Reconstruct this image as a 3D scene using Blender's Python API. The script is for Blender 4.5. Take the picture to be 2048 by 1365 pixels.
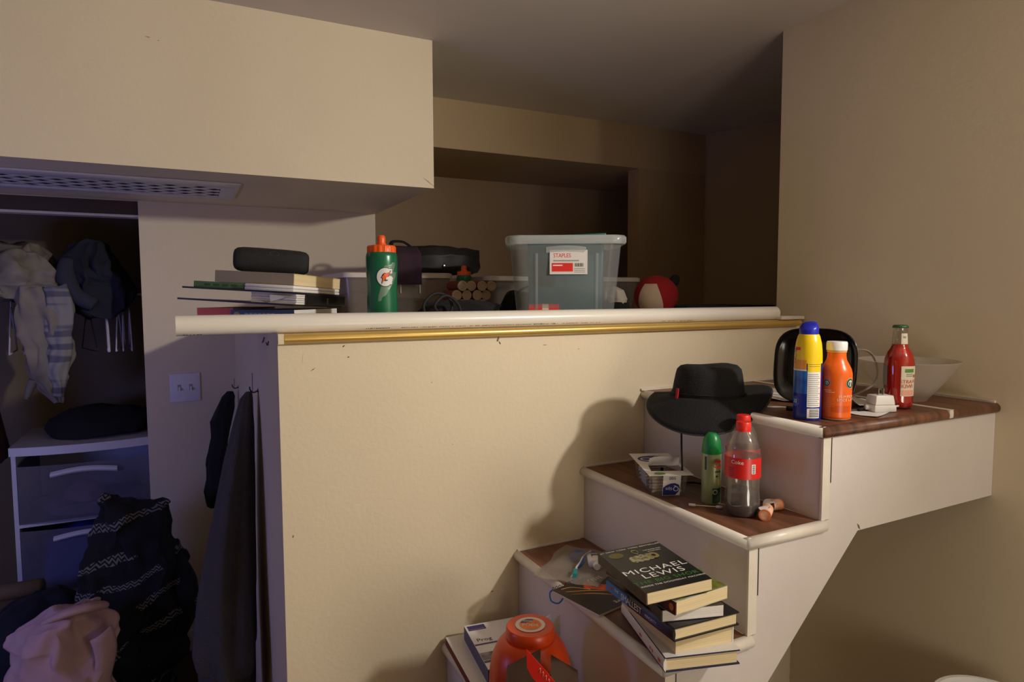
import bpy, bmesh, math, random
from mathutils import Vector, Matrix, noise as mnoise

for o in list(bpy.data.objects):
    bpy.data.objects.remove(o)
SC = bpy.context.scene
COL = SC.collection
PI = math.pi

# ------------------------------------------------------------------ camera
F = Vector((0.44649005, 0.89203848, -0.07009976))
RT = Vector((0.89411799, -0.4478167, -0.00363681))
UP = Vector((0.03463602, 0.06105366, 0.99753336))
CAM = Vector((-1.10003716, -1.41474732, 1.40031356))
cam = bpy.data.cameras.new('camera')
cam.sensor_width = 36.0
cam.lens = 1296.35 / 2048 * 36.0
cam.clip_start = 0.02
co = bpy.data.objects.new('camera', cam)
COL.objects.link(co)
co.matrix_world = Matrix(((RT.x, UP.x, -F.x, CAM.x), (RT.y, UP.y, -F.y, CAM.y), (RT.z, UP.z, -F.z, CAM.z), (0, 0, 0, 1)))
SC.camera = co

# ------------------------------------------------------------------ world, lamps, exposure
w = bpy.data.worlds.new('world')
SC.world = w
w.use_nodes = True
w.node_tree.nodes['Background'].inputs[0].default_value = (0.02, 0.02, 0.03, 1)
w.node_tree.nodes['Background'].inputs[1].default_value = 0.2


def light(name, kind, loc, energy, col, size=0.1, aim=None, size_y=None):
    l = bpy.data.lights.new(name, kind)
    l.energy = energy
    l.color = col
    if kind == 'AREA':
        l.shape = 'RECTANGLE'
        l.size = size
        l.size_y = size_y or size
    else:
        l.shadow_soft_size = size
    o = bpy.data.objects.new(name, l)
    COL.objects.link(o)
    o.location = loc
    if aim is not None:
        o.rotation_euler = (Vector(aim) - Vector(loc)).to_track_quat('-Z', 'Y').to_euler()
    return o


LAMP = (0.52, -1.62, 1.955)
LAMPCOL = (1.0, 0.945, 0.89)
sp = light('room_lamp_reflector', 'SPOT', LAMP, 88.0, LAMPCOL, 0.05, (LAMP[0] - 1.42, LAMP[1] + 1.45, LAMP[2] - 0.27))
sp.data.spot_size = math.radians(94)
sp.data.spot_blend = 1.0
light('room_lamp_bulb', 'POINT', LAMP, 10.0, LAMPCOL, 0.05)
light('fill_light', 'POINT', (-0.22, -1.85, 0.80), 12.0, (1.0, 0.92, 0.84), 0.22)  # added soft fill, brightens the right wall and the space under the landing
light('computer_screen_glow', 'AREA', (-2.4, 0.12, 1.0), 5.2, (0.24, 0.29, 1.0), 0.5, (-1.35, 1.5, 0.75), 0.3)
vs = SC.view_settings
vs.view_transform = 'Standard'
vs.look = 'None'
vs.gamma = 1.0
vs.use_curve_mapping = False
vs.exposure = 0.1

# ------------------------------------------------------------------ materials


def lin(c):
    return tuple(((v / 255) / 12.92 if v / 255 <= 0.04045 else ((v / 255 + 0.055) / 1.055) ** 2.4) for v in c) + (1.0,)


MATS = {}


def mat(name, rgb, rough=0.6, metal=0.0, var=0.0, scale=8.0, bump=0.0, bscale=120.0, clear=0.0, spec=0.5, coat=0.0, sheen=0.0, rgb2=None, stretch=None, emit=0):
    """principled + optional noise colour variation, bump, and see-through share"""
    if name in MATS:
        return MATS[name]
    m = bpy.data.materials.new(name)
    m.use_nodes = True
    nt = m.node_tree
    N = nt.nodes
    L = nt.links
    b = N['Principled BSDF']
    b.inputs['Base Color'].default_value = lin(rgb)
    b.inputs['Roughness'].default_value = rough
    b.inputs['Metallic'].default_value = metal
    b.inputs['Specular IOR Level'].default_value = spec
    b.inputs['Coat Weight'].default_value = coat
    b.inputs['Sheen Weight'].default_value = sheen
    tc = None
    if var or bump:
        tc = N.new('ShaderNodeTexCoord')
        mp = N.new('ShaderNodeMapping')
        L.new(tc.outputs['Object'], mp.inputs[0])
        if stretch:
            mp.inputs['Scale'].default_value = stretch
    if var:
        nz = N.new('ShaderNodeTexNoise')
        nz.inputs['Scale'].default_value = scale
        nz.inputs['Detail'].default_value = 5
        L.new(mp.outputs[0], nz.inputs['Vector'])
        mx = N.new('ShaderNodeMix')
        mx.data_type = 'RGBA'
        c1 = lin(rgb)
        c2 = lin(rgb2) if rgb2 else tuple(v * (1 - var) for v in c1[:3]) + (1,)
        mx.inputs[6].default_value = c1
        mx.inputs[7].default_value = c2
        rp = N.new('ShaderNodeValToRGB')
        rp.color_ramp.elements[0].position = 0.35
        rp.color_ramp.elements[1].position = 0.68
        L.new(nz.outputs[0], rp.inputs[0])
        L.new(rp.outputs[0], mx.inputs[0])
        L.new(mx.outputs[2], b.inputs['Base Color'])
    if bump:
        n2 = N.new('ShaderNodeTexNoise')
        n2.inputs['Scale'].default_value = bscale
        n2.inputs['Detail'].default_value = 3
        L.new(mp.outputs[0], n2.inputs['Vector'])
        bp = N.new('ShaderNodeBump')
        bp.inputs['Strength'].default_value = bump
        bp.inputs['Distance'].default_value = 0.01
        L.new(n2.outputs[0], bp.inputs['Height'])
        L.new(bp.outputs[0], b.inputs['Normal'])
    if clear:
        tr = N.new('ShaderNodeBsdfTransparent')
        ms = N.new('ShaderNodeMixShader')
        ms.inputs[0].default_value = clear
        L.new(b.outputs[0], ms.inputs[1])
        L.new(tr.outputs[0], ms.inputs[2])
        L.new(ms.outputs[0], N['Material Output'].inputs[0])
    MATS[name] = m
    return m


def tinted_clear(name, tint, gloss=0.1, rough=0.08, body=None, body_w=0.0):
    """thin clear plastic or glass: tinted see-through + gloss (+ a little body colour)"""
    m = bpy.data.materials.new(name)
    m.use_nodes = True
    nt = m.node_tree
    N = nt.nodes
    L = nt.links
    N.remove(N['Principled BSDF'])
    tr = N.new('ShaderNodeBsdfTransparent')
    tr.inputs[0].default_value = lin(tint)
    gl = N.new('ShaderNodeBsdfGlossy')
    gl.inputs['Roughness'].default_value = rough
    ms = N.new('ShaderNodeMixShader')
    ms.inputs[0].default_value = gloss
    L.new(tr.outputs[0], ms.inputs[1])
    L.new(gl.outputs[0], ms.inputs[2])
    out = ms
    if body_w:
        df = N.new('ShaderNodeBsdfDiffuse')
        df.inputs[0].default_value = lin(body)
        m2 = N.new('ShaderNodeMixShader')
        m2.inputs[0].default_value = body_w
        L.new(ms.outputs[0], m2.inputs[1])
        L.new(df.outputs[0], m2.inputs[2])
        out = m2
    L.new(out.outputs[0], N['Material Output'].inputs[0])
    MATS[name] = m
    return m


def striped(name, a, b, axis_scale, dist=2.0, rough=0.45, bands='X', scale=1.0, detail=3.0, lo=0.3, hi=0.75):
    """fine grain running along one axis (wood print, striped cloth)"""
    m = bpy.data.materials.new(name)
    m.use_nodes = True
    nt = m.node_tree
    N = nt.nodes
    L = nt.links
    bs = N['Principled BSDF']
    bs.inputs['Roughness'].default_value = rough
    tc = N.new('ShaderNodeTexCoord')
    mp = N.new('ShaderNodeMapping')
    mp.inputs['Scale'].default_value = axis_scale
    L.new(tc.outputs['Object'], mp.inputs[0])
    nz = N.new('ShaderNodeTexNoise')
    nz.inputs['Scale'].default_value = scale
    nz.inputs['Detail'].default_value = detail
    nz.inputs['Distortion'].default_value = dist * 0.1
    L.new(mp.outputs[0], nz.inputs['Vector'])
    rp = N.new('ShaderNodeValToRGB')
    rp.color_ramp.elements[0].position = lo
    rp.color_ramp.elements[1].position = hi
    rp.color_ramp.elements[0].color = lin(a)
    rp.color_ramp.elements[1].color = lin(b)
    L.new(nz.outputs[0], rp.inputs[0])
    L.new(rp.outputs[0], bs.inputs['Base Color'])
    MATS[name] = m
    return m


WALL = mat('cream_wall_paint', (222, 207, 178), 0.62, var=0.05, scale=2.2, bump=0.06, bscale=90, spec=0.3)
CEIL = mat('white_ceiling_paint', (212, 202, 190), 0.8, var=0.04, scale=2, bump=0.05, bscale=70, spec=0.2)
STEPW = mat('white_stair_paint', (214, 206, 200), 0.45, var=0.07, scale=5, bump=0.04, bscale=60)
NOSE = mat('white_nosing_paint', (228, 220, 206), 0.35, var=0.12, scale=14)
FLOORM = striped('dark_wood_floor', (52, 32, 24), (86, 52, 38), (1.2, 14, 1), rough=0.5)
WOOD = striped('brown_wood_vinyl', (84, 52, 36), (132, 88, 62), (46, 3.0, 20), rough=0.42, lo=0.32, hi=0.72)
WOODX = striped('brown_wood_vinyl_edge', (84, 52, 36), (136, 90, 62), (60, 2.0, 2.0), rough=0.42)
GOLD = mat('gold_paint', (216, 180, 98), 0.30, metal=0.5, var=0.12, scale=9, stretch=(1, 8, 8))
PIPEM = mat('white_pipe_plastic', (232, 226, 214), 0.28, var=0.05, scale=6, stretch=(1, 9, 9))
BLACK = mat('black_plastic', (14, 14, 15), 0.35)
MATTEBLK = mat('matte_black_fabric', (17, 17, 19), 0.9, bump=0.25, bscale=300, sheen=0.0)
WHITEP = mat('white_plastic', (236, 234, 230), 0.35)
PAPER = mat('white_paper', (236, 233, 228), 0.8)
PAGES = striped('cream_page_edges', (205, 184, 140), (232, 214, 172), (3, 3, 900), rough=0.85, scale=1.0, detail=2)
PAGESW = striped('white_page_edges', (206, 200, 192), (238, 233, 226), (3, 3, 900), rough=0.85, scale=1.0, detail=2)
INKB = mat('black_ink', (20, 18, 20), 0.6)
INKW = mat('white_ink', (240, 238, 232), 0.5)
INKG = mat('green_ink', (66, 128, 46), 0.5)
INKR = mat('red_ink', (222, 40, 28), 0.5)
INKBL = mat('navy_ink', (30, 34, 100), 0.5)
INKGREY = mat('grey_ink', (150, 150, 150), 0.5)
ORANGE = mat('orange_plastic', (236, 92, 22), 0.35)

# ------------------------------------------------------------------ mesh helpers


def put(name, verts, faces, m, parent=None, smooth=False, loc=None, rot=None):
    me = bpy.data.meshes.new(name)
    me.from_pydata([tuple(v) for v in verts], [], faces)
    me.materials.append(m)
    bm = bmesh.new()
    bm.from_mesh(me)
    bmesh.ops.recalc_face_normals(bm, faces=bm.faces)
    bm.to_mesh(me)
    bm.free()
    if smooth:
        me.polygons.foreach_set('use_smooth', [True] * len(me.polygons))
    me.update()
    o = bpy.data.objects.new(name, me)
    COL.objects.link(o)
    if parent is not None:
        o.parent = parent
    if loc is not None:
        o.location = loc
    if rot is not None:
        o.rotation_euler = rot
    return o


def from_bm(name, bm, m, parent=None, smooth=False):
    bmesh.ops.recalc_face_normals(bm, faces=bm.faces)
    me = bpy.data.meshes.new(name)
    bm.to_mesh(me)
    bm.free()
    me.materials.append(m)
    if smooth:
        me.polygons.foreach_set('use_smooth', [True] * len(me.polygons))
    o = bpy.data.objects.new(name, me)
    COL.objects.link(o)
    if parent is not None:
        o.parent = parent
    return o


def autosmooth(o, ang=0.6):
    me = o.data
    me.polygons.foreach_set('use_smooth', [True] * len(me.polygons))
    bm = bmesh.new()
    bm.from_mesh(me)
    for e in bm.edges:
        if len(e.link_faces) == 2 and e.calc_face_angle(0) > ang:
            e.smooth = False
    bm.to_mesh(me)
    bm.free()
    return o


def box(name, x0, x1, y0, y1, z0, z1, m, parent=None, bevel=0.0, seg=2):
    bm = bmesh.new()
    v = [bm.verts.new(p) for p in ((x0, y0, z0), (x1, y0, z0), (x1, y1, z0), (x0, y1, z0), (x0, y0, z1), (x1, y0, z1), (x1, y1, z1), (x0, y1, z1))]
    for f in ((0, 3, 2, 1), (4, 5, 6, 7), (0, 1, 5, 4), (1, 2, 6, 5), (2, 3, 7, 6), (3, 0, 4, 7)):
        bm.faces.new([v[i] for i in f])
    if bevel:
        bmesh.ops.bevel(bm, geom=list(bm.edges), offset=bevel, segments=seg, profile=0.5, affect='EDGES')
    o = from_bm(name, bm, m, parent)
    if bevel:
        autosmooth(o, 0.5)
    return o


def hexa(name, pts, m, parent=None, bevel=0.0, seg=2):
    """box from 8 corner points: bottom 4 then top 4"""
    bm = bmesh.new()
    v = [bm.verts.new(p) for p in pts]
    for f in ((0, 3, 2, 1), (4, 5, 6, 7), (0, 1, 5, 4), (1, 2, 6, 5), (2, 3, 7, 6), (3, 0, 4, 7)):
        bm.faces.new([v[i] for i in f])
    if bevel:
        bmesh.ops.bevel(bm, geom=list(bm.edges), offset=bevel, segments=seg, profile=0.5, affect='EDGES')
    o = from_bm(name, bm, m, parent)
    if bevel:
        autosmooth(o, 0.5)
    return o


def prism(name, poly, a0, a1, m, parent=None, axis='Y', bevel=0.0):
    """extrude a polygon given in the two other axes"""
    def P(u, v, a):
        return {'Y': (u, a, v), 'X': (a, u, v), 'Z': (u, v, a)}[axis]
    n = len(poly)
    bm = bmesh.new()
    va = [bm.verts.new(P(u, v, a0)) for u, v in poly]
    vb = [bm.verts.new(P(u, v, a1)) for u, v in poly]
    bm.faces.new(va)
    bm.faces.new(vb[::-1])
    for i in range(n):
        bm.faces.new((va[i], vb[i], vb[(i + 1) % n], va[(i + 1) % n]))
    if bevel:
        bmesh.ops.bevel(bm, geom=list(bm.edges), offset=bevel, segments=2, profile=0.5, affect='EDGES')
    o = from_bm(name, bm, m, parent)
    return o


def lathe(name, prof, m, parent=None, n=40, loc=None, closed=False, sq=0.0, ang=None):
    """revolve (r,z) profile about local Z; sq squashes the section toward a rounded square"""
    vs_, fs = [], []
    for r, z in prof:
        for i in range(n):
            a = 2 * PI * i / n
            k = 1.0
            if sq:
                k = 1 + sq * (1 / max(abs(math.cos(a)), abs(math.sin(a))) - 1)
            vs_.append((r * k * math.cos(a), r * k * math.sin(a), z))
    for j in range(len(prof) - 1):
        for i in range(n):
            fs.append((j * n + i, j * n + (i + 1) % n, (j + 1) * n + (i + 1) % n, (j + 1) * n + i))
    if closed:
        j = len(prof) - 1
        for i in range(n):
            fs.append((j * n + i, j * n + (i + 1) % n, (i + 1) % n, i))
    else:
        if prof[0][0] > 1e-6:
            fs.append(tuple(range(n))[::-1])
        if prof[-1][0] > 1e-6:
            fs.append(tuple((len(prof) - 1) * n + i for i in range(n)))
    o = put(name, vs_, fs, m, parent, True, loc)
    bm = bmesh.new()
    bm.from_mesh(o.data)
    bmesh.ops.remove_doubles(bm, verts=bm.verts, dist=1e-6)
    bmesh.ops.recalc_face_normals(bm, faces=bm.faces)
    bm.to_mesh(o.data)
    bm.free()
    autosmooth(o, ang or 0.7)
    return o


def catmull(pts, k=8):
    P = [Vector(p) for p in pts]
    P = [P[0] * 2 - P[1]] + P + [P[-1] * 2 - P[-2]]
    out = []
    for i in range(1, len(P) - 2):
        for j in range(k):
            t = j / k
            a, b, c, d = P[i - 1], P[i], P[i + 1], P[i + 2]
            out.append(0.5 * ((2 * b) + (c - a) * t + (2 * a - 5 * b + 4 * c - d) * t * t + (3 * b - a - 3 * c + d) * t ** 3))
    out.append(P[-2])
    return out


def tube(name, pts, r, m, parent=None, n=8, smooth=True, k=8, flat=1.0, caps=True):
    P = catmull(pts, k) if smooth else [Vector(p) for p in pts]
    rs = r if isinstance(r, (list, tuple)) else None
    vs_, fs = [], []
    up = Vector((0, 0, 1))
    prev = None
    for i, p in enumerate(P):
        t = (P[min(i + 1, len(P) - 1)] - P[max(i - 1, 0)]).normalized()
        if prev is None:
            a = t.cross(up)
            if a.length < 0.1:
                a = t.cross(Vector((1, 0, 0)))
            a.normalize()
        else:
            a = (prev - t * prev.dot(t)).normalized()
        prev = a
        b = t.cross(a)
        if rs:
            u = i / (len(P) - 1) * (len(rs) - 1)
            k0 = min(int(u), len(rs) - 2)
            rr = rs[k0] + (rs[k0 + 1] - rs[k0]) * (u - k0)
        else:
            rr = r
        for j in range(n):
            q = 2 * PI * j / n
            vs_.append(p + a * math.cos(q) * rr + b * math.sin(q) * rr * flat)
    for i in range(len(P) - 1):
        for j in range(n):
            fs.append((i * n + j, i * n + (j + 1) % n, (i + 1) * n + (j + 1) % n, (i + 1) * n + j))
    if caps:
        fs.append(tuple(range(n))[::-1])
        fs.append(tuple((len(P) - 1) * n + j for j in range(n)))
    return put(name, vs_, fs, m, parent, True)


def rings(name, R, m, parent=None, smooth=True, cap=True):
    """skin a list of equal-length rings of points"""
    n = len(R[0])
    vs_ = [p for r in R for p in r]
    fs = []
    for i in range(len(R) - 1):
        for j in range(n):
            fs.append((i * n + j, i * n + (j + 1) % n, (i + 1) * n + (j + 1) % n, (i + 1) * n + j))
    if cap:
        fs.append(tuple(range(n))[::-1])
        fs.append(tuple((len(R) - 1) * n + j for j in range(n)))
    return put(name, vs_, fs, m, parent, smooth)


def cloth_column(name, secs, m, parent=None, n=56, folds=7, depth=0.16, seed=1, lump=0.0, k=6):
    """hanging or heaped cloth: sections (x,y,z,rx,ry[,yaw]) skinned with running folds"""
    keys = [tuple(s) + ((0.0,) if len(s) == 5 else ()) for s in secs]
    # interpolate
    S = []
    for i in range(len(keys) - 1):
        for j in range(k):
            t = j / k
            t2 = t * t * (3 - 2 * t)
            S.append(tuple(a + (b - a) * t2 for a, b in zip(keys[i], keys[i + 1])))
    S.append(keys[-1])
    rnd = random.Random(seed)
    ph = [rnd.uniform(0, 6.28) for _ in range(4)]
    R = []
    for i, (x, y, z, rx, ry, yaw) in enumerate(S):
        ring = []
        for j in range(n):
            a = 2 * PI * j / n
            f = math.sin(a * folds + ph[0] + 0.15 * i) * 0.6 + math.sin(a * (folds * 2 + 1) + ph[1] - 0.1 * i) * 0.4
            kf = 1 + depth * f
            px, py = rx * kf * math.cos(a), ry * kf * math.sin(a)
            q = Vector((x + px * math.cos(yaw) - py * math.sin(yaw), y + px * math.sin(yaw) + py * math.cos(yaw), z))
            if lump:
                nv = mnoise.noise_vector(q * 9.0 + Vector((seed * 3.1, 0, 0)))
                nv2 = mnoise.noise_vector(q * 27.0 + Vector((0, seed * 1.7, 4)))
                q = q + nv * lump + nv2 * (lump * 0.32)
            ring.append(q)
        R.append(ring)
    return rings(name, R, m, parent)


def sheet(name, fn, nu, nv, m, parent=None, thick=0.0):
    vs_ = [fn(i / nu, j / nv) for j in range(nv + 1) for i in range(nu + 1)]
    fs = [(j * (nu + 1) + i, j * (nu + 1) + i + 1, (j + 1) * (nu + 1) + i + 1, (j + 1) * (nu + 1) + i) for j in range(nv) for i in range(nu)]
    o = put(name, vs_, fs, m, parent, True)
    if thick:
        md = o.modifiers.new('thickness', 'SOLIDIFY')
        md.thickness = thick
        md.offset = 0
    return o


def text(name, s, size, m, parent, fn, spacing=1.0, align='CENTER', sx=1.0, fine=0.0):
    """flat lettering; fn maps text-plane (x,y) to a 3D point"""
    cu = bpy.data.curves.new(name, 'FONT')
    cu.body = s
    cu.size = size
    cu.space_character = spacing
    cu.align_x = align
    cu.align_y = 'CENTER'
    cu.resolution_u = 3
    to = bpy.data.objects.new(name, cu)
    COL.objects.link(to)
    dg = bpy.context.evaluated_depsgraph_get()
    me = bpy.data.meshes.new_from_object(to.evaluated_get(dg))
    bpy.data.objects.remove(to)
    bpy.data.curves.remove(cu)
    if fine:
        bm = bmesh.new()
        bm.from_mesh(me)
        bmesh.ops.triangulate(bm, faces=bm.faces)
        for _ in range(4):
            long_e = [e for e in bm.edges if e.calc_length() > fine]
            if not long_e:
                break
            bmesh.ops.subdivide_edges(bm, edges=long_e, cuts=1)
            bmesh.ops.triangulate(bm, faces=bm.faces)
        bm.to_mesh(me)
        bm.free()
    for v in me.vertices:
        v.co = Vector(fn(v.co.x * sx, v.co.y))
    me.materials.clear()
    me.materials.append(m)
    me.name = name
    o = bpy.data.objects.new(name, me)
    COL.objects.link(o)
    o.parent = parent
    return o


def plane_fn(org, ux, uy):
    org, ux, uy = Vector(org), Vector(ux).normalized(), Vector(uy).normalized()
    return lambda x, y: org + ux * x + uy * y


def cyl_fn(r, a0, z0, e=0.0004):
    """wrap text plane round local Z at radius r, centred on angle a0 (seen from outside, x to the right)"""
    return lambda x, y: ((r + e) * math.cos(a0 + x / r), (r + e) * math.sin(a0 + x / r), z0 + y)


def patch(name, rfn, a0, a1, z0, z1, m, parent, e=0.0003, nu=16, nv=8):
    """label patch on a surface of revolution; rfn(z) = radius"""
    def fn(u, v):
        z = z0 + (z1 - z0) * v
        a = a0 + (a1 - a0) * u
        r = rfn(z) + e
        return (r * math.cos(a), r * math.sin(a), z)
    return sheet(name, fn, nu, nv, m, parent)


def prof_r(prof):
    def f(z):
        for (r0, z0), (r1, z1) in zip(prof, prof[1:]):
            if z0 <= z <= z1 and z1 > z0:
                return r0 + (r1 - r0) * (z - z0) / (z1 - z0)
        return prof[-1][0]
    return f


def disc(name, fn, r, m, parent, n=28, sy=1.0, ring=0.0):
    vs_ = [fn(r * math.cos(2 * PI * i / n), r * sy * math.sin(2 * PI * i / n)) for i in range(n)]
    if ring:
        vs_ += [fn(ring * math.cos(2 * PI * i / n), ring * sy * math.sin(2 * PI * i / n)) for i in range(n)]
        fs = [(i, (i + 1) % n, n + (i + 1) % n, n + i) for i in range(n)]
    else:
        vs_.append(fn(0, 0))
        fs = [(i, (i + 1) % n, n) for i in range(n)]
    return put(name, vs_, fs, m, parent)


def flat(name, pts2, fn, m, parent):
    return put(name, [fn(*q) for q in pts2], [tuple(range(len(pts2)))], m, parent)


def rect(name, cx, cy, w_, h_, fn, m, parent, nu=10, nv=2):
    return sheet(name, lambda u, v: fn(cx + (u - 0.5) * w_, cy + (v - 0.5) * h_), nu, nv, m, parent)


def tag(o, label, cat=None, group=None, kind=None):
    o['label'] = label
    if cat:
        o['category'] = cat
    if group:
        o['group'] = group
    if kind:
        o['kind'] = kind
    return o


def thing(name, label, cat, loc=(0, 0, 0), rz=0.0, group=None):
    o = bpy.data.objects.new(name, None)
    o.empty_display_size = 0.05
    COL.objects.link(o)
    o.location = loc
    o.rotation_euler = (0, 0, rz)
    return tag(o, label, cat, group)


def struct(o, label=None):
    o['kind'] = 'structure'
    if label:
        o['label'] = label
    return o


def face_cam(x, y):
    """angle (about Z) of the direction from a point to the camera"""
    return math.atan2(CAM.y - y, CAM.x - x)


# ------------------------------------------------------------------ room shell
CZ = 2.232
LZ = 1.323          # loft platform
SOF = 1.756         # underside of the bulkhead
struct(box('floor', -3.45, 1.7, -2.85, 2.2, -0.06, 0, FLOORM), 'dark brown wood floor')
struct(box('ceiling', -3.45, 1.75, -2.85, 2.2, CZ, CZ + 0.06, CEIL), 'off-white painted ceiling')
struct(box('wall_left', -3.45, -3.4, -2.25, 2.2, 0, CZ, WALL))
struct(box('wall_rear', -3.4, 0.617, -2.25, -2.2, 0, CZ, WALL))
struct(box('wall_right', 0.617, 0.72, -2.85, 0.09, 0, CZ, WALL), 'cream wall beside the stair landing')
struct(box('wall_front', -0.935, 1.6, 0.0, 2.05, 0, LZ, WALL), 'cream half-height wall carrying the loft platform')
struct(box('wall_switch', -1.25, -0.36, 1.38, 1.48, 0, CZ, WALL), 'wall with the light switch beside the closet')
struct(box('wall_soffit', -3.4, -0.354, 0.65, 1.38, SOF, CZ, WALL), 'cream boxed bulkhead hanging from the ceiling')
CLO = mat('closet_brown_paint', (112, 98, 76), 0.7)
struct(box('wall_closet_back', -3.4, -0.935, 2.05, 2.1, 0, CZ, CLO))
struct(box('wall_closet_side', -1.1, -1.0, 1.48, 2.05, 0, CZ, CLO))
struct(box('wall_closet_head', -3.4, -1.25, 1.40, 1.46, SOF, CZ, WALL))
struct(box('wall_loft_return', 0.72, 1.7, -0.03, 0.09, 0, CZ, WALL))
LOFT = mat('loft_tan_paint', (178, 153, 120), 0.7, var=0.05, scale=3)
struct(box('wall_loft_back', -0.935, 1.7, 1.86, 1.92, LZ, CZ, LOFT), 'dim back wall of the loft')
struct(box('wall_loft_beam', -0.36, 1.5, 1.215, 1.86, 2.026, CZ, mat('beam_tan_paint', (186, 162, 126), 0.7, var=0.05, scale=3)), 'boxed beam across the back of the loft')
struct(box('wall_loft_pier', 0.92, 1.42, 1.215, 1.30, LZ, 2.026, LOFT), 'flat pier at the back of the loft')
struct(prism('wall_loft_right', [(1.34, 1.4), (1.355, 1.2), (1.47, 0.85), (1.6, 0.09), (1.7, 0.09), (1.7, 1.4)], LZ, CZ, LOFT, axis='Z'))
struct(box('wall_loft_end', -0.98, -0.935, 1.48, 1.92, LZ, CZ, WALL))
struct(box('baseboard_switch', -1.25, -0.936, 1.366, 1.38, 0, 0.085, STEPW, bevel=0.003), 'white baseboard under the light switch')
struct(box('trim_1', -3.4, -1.25, 1.405, 1.455, 1.705, SOF, mat('dark_track', (70, 56, 46), 0.6)), 'closet door track under the bulkhead')
struct(box('trim_2', -3.4, -1.25, 1.40, 1.46, 1.696, 1.705, STEPW))

# gold edge trim of the platform (rounded front)
pr = [(0.0, 1.302), (-0.008, 1.302)] + [(-0.012 - 0.009 * math.sin(a), 1.3125 - 0.0095 * math.cos(a)) for a in [PI * i / 8 for i in range(9)]] + [(0.0, LZ)]
g = prism('trim_3', pr, -0.924, 0.604, GOLD, axis='X')
autosmooth(g, 0.7)
struct(g, 'gold painted moulding along the platform edge')
struct(box('trim_4', -0.936, -0.9245, -0.02, -0.0005, 1.302, LZ, WALL))
struct(box('trim_5', 0.515, 0.616, -0.02, 0.06, LZ + 0.0005, LZ + 0.011, NOSE, bevel=0.002), 'short white ledge strip by the right wall')

# ------------------------------------------------------------------ staircase
RUN, RISE, SW = 0.195, 0.19, 0.572
st = thing('staircase', 'steep white staircase with brown wood-look treads climbing to a landing', 'stairs', (0, 0, 0))


def nosing(x, z, r=0.0105):
    # left bullnose along Y, with its bent front return along X
    return r


for i in range(0, 6):
    x0 = -i * RUN
    z = 1.14 - i * RISE
    x1 = 0.6165 if i == 0 else x0 + RUN + 0.012
    r = 0.011
    yf = -SW
    box('tread', x0 + r, x1, yf + r, -0.001, z - 2 * r, z, WOOD, st)
    # rounded nosing on the left edge
    pts = [(x0 + r, -0.001, z - r), (x0 + r, yf + r * 0.6, z - r)]
    nz_ = tube('nosing', pts, r * 1.06, NOSE, st, n=14, smooth=False)
    if i == 0:
        # vinyl wraps over the front edge of the landing
        tube('front_edge', [(x0 + 0.006, yf + r, z - r), (x1, yf + r, z - r)], r * 1.08, WOODX, st, n=14, smooth=False)
    else:
        tube('front_nosing', [(x0 + r * 0.4, yf + r, z - r), (x0 + RUN + 0.022, yf + r, z - r)], r * 1.08, NOSE, st, n=14, smooth=False)
    # riser under this tread's left edge
    box('riser', x0 + 0.014, x0 + 0.030, yf + 0.014, -0.001, max(z - RISE, 0.0), z - 2 * r, STEPW, st)
    # end strip of the riser
    box('riser_end', x0 + 0.012, x0 + 0.034, yf + 0.009, yf + 0.0135, max(z - RISE, 0.0) + 0.001, z - 2 * r, NOSE, st)
# white stringer panel on the open side
poly = [(0.6165, 1.118), (0.6165, 0.916)]
poly += [(0.125, 0.912), (-0.765, 0.0), (-6 * RUN + 0.215, 0.0)]
for i in range(5, -1, -1):
    z = 1.14 - i * RISE - 0.022
    x = -i * RUN + 0.035
    if i == 5:
        poly += [(x, 0.0)] if False else []
    poly += [(x, z - RISE + 0.022 + (0.0 if i < 5 else 0.0)), (x, z)] if i < 5 else [(x, 0.0), (x, z)]
# clean duplicates
pp = []
for q in poly:
    if not pp or (abs(q[0] - pp[-1][0]) + abs(q[1] - pp[-1][1])) > 1e-4:
        pp.append(q)
pp = [q for q in pp if not (abs(q[1]) < 1e-6 and q[0] < -0.95)]
prism('stringer', pp, -SW + 0.010, -SW + 0.024, STEPW, st)
box('seam_strip', 0.412, 0.428, -SW - 0.0005, -0.002, 1.14, 1.1415, NOSE, st)
box('seam_end', 0.412, 0.428, -SW - 0.002, -SW + 0.012, 1.122, 1.1408, NOSE, st, bevel=0.004)
box('caulk_line', 0.6105, 0.6165, -SW + 0.01, -0.002, 1.14, 1.146, NOSE, st)
box('caulk_line', 0.0, 0.6105, -0.006, -0.0005, 1.14, 1.145, NOSE, st)
for i in range(1, 5):
    box('caulk_line', -i * RUN + 0.01, -i * RUN + RUN, -0.005, -0.0005, 1.14 - i * RISE, 1.144 - i * RISE, NOSE, st)

# ------------------------------------------------------------------ closet vent grille under the bulkhead
vt = thing('ceiling_vent', 'white lattice air return grille under the bulkhead', 'vent', (-1.36, 1.0, SOF))
VX0, VX1, VY0, VY1 = -0.62, 0.425, -0.185, 0.185
IX0, IX1, IY0, IY1 = -0.57, 0.372, -0.105, 0.125
VM = mat('vent_white', (206, 202, 204), 0.5)
DARK = mat('dark_duct', (26, 22, 24), 0.9)
for nm, a in (('frame_rail', (VX0, VX1, VY0, IY0)), ('frame_rail', (VX0, VX1, IY1, VY1)), ('frame_stile', (VX0, IX0, IY0, IY1)), ('frame_stile', (IX1, VX1, IY0, IY1))):
    box(nm, a[0], a[1], a[2], a[3], -0.007, -0.0005, VM, vt, bevel=0.002)
box('duct_backing', IX0, IX1, IY0, IY1, -0.0016, -0.0006, DARK, vt)


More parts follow.
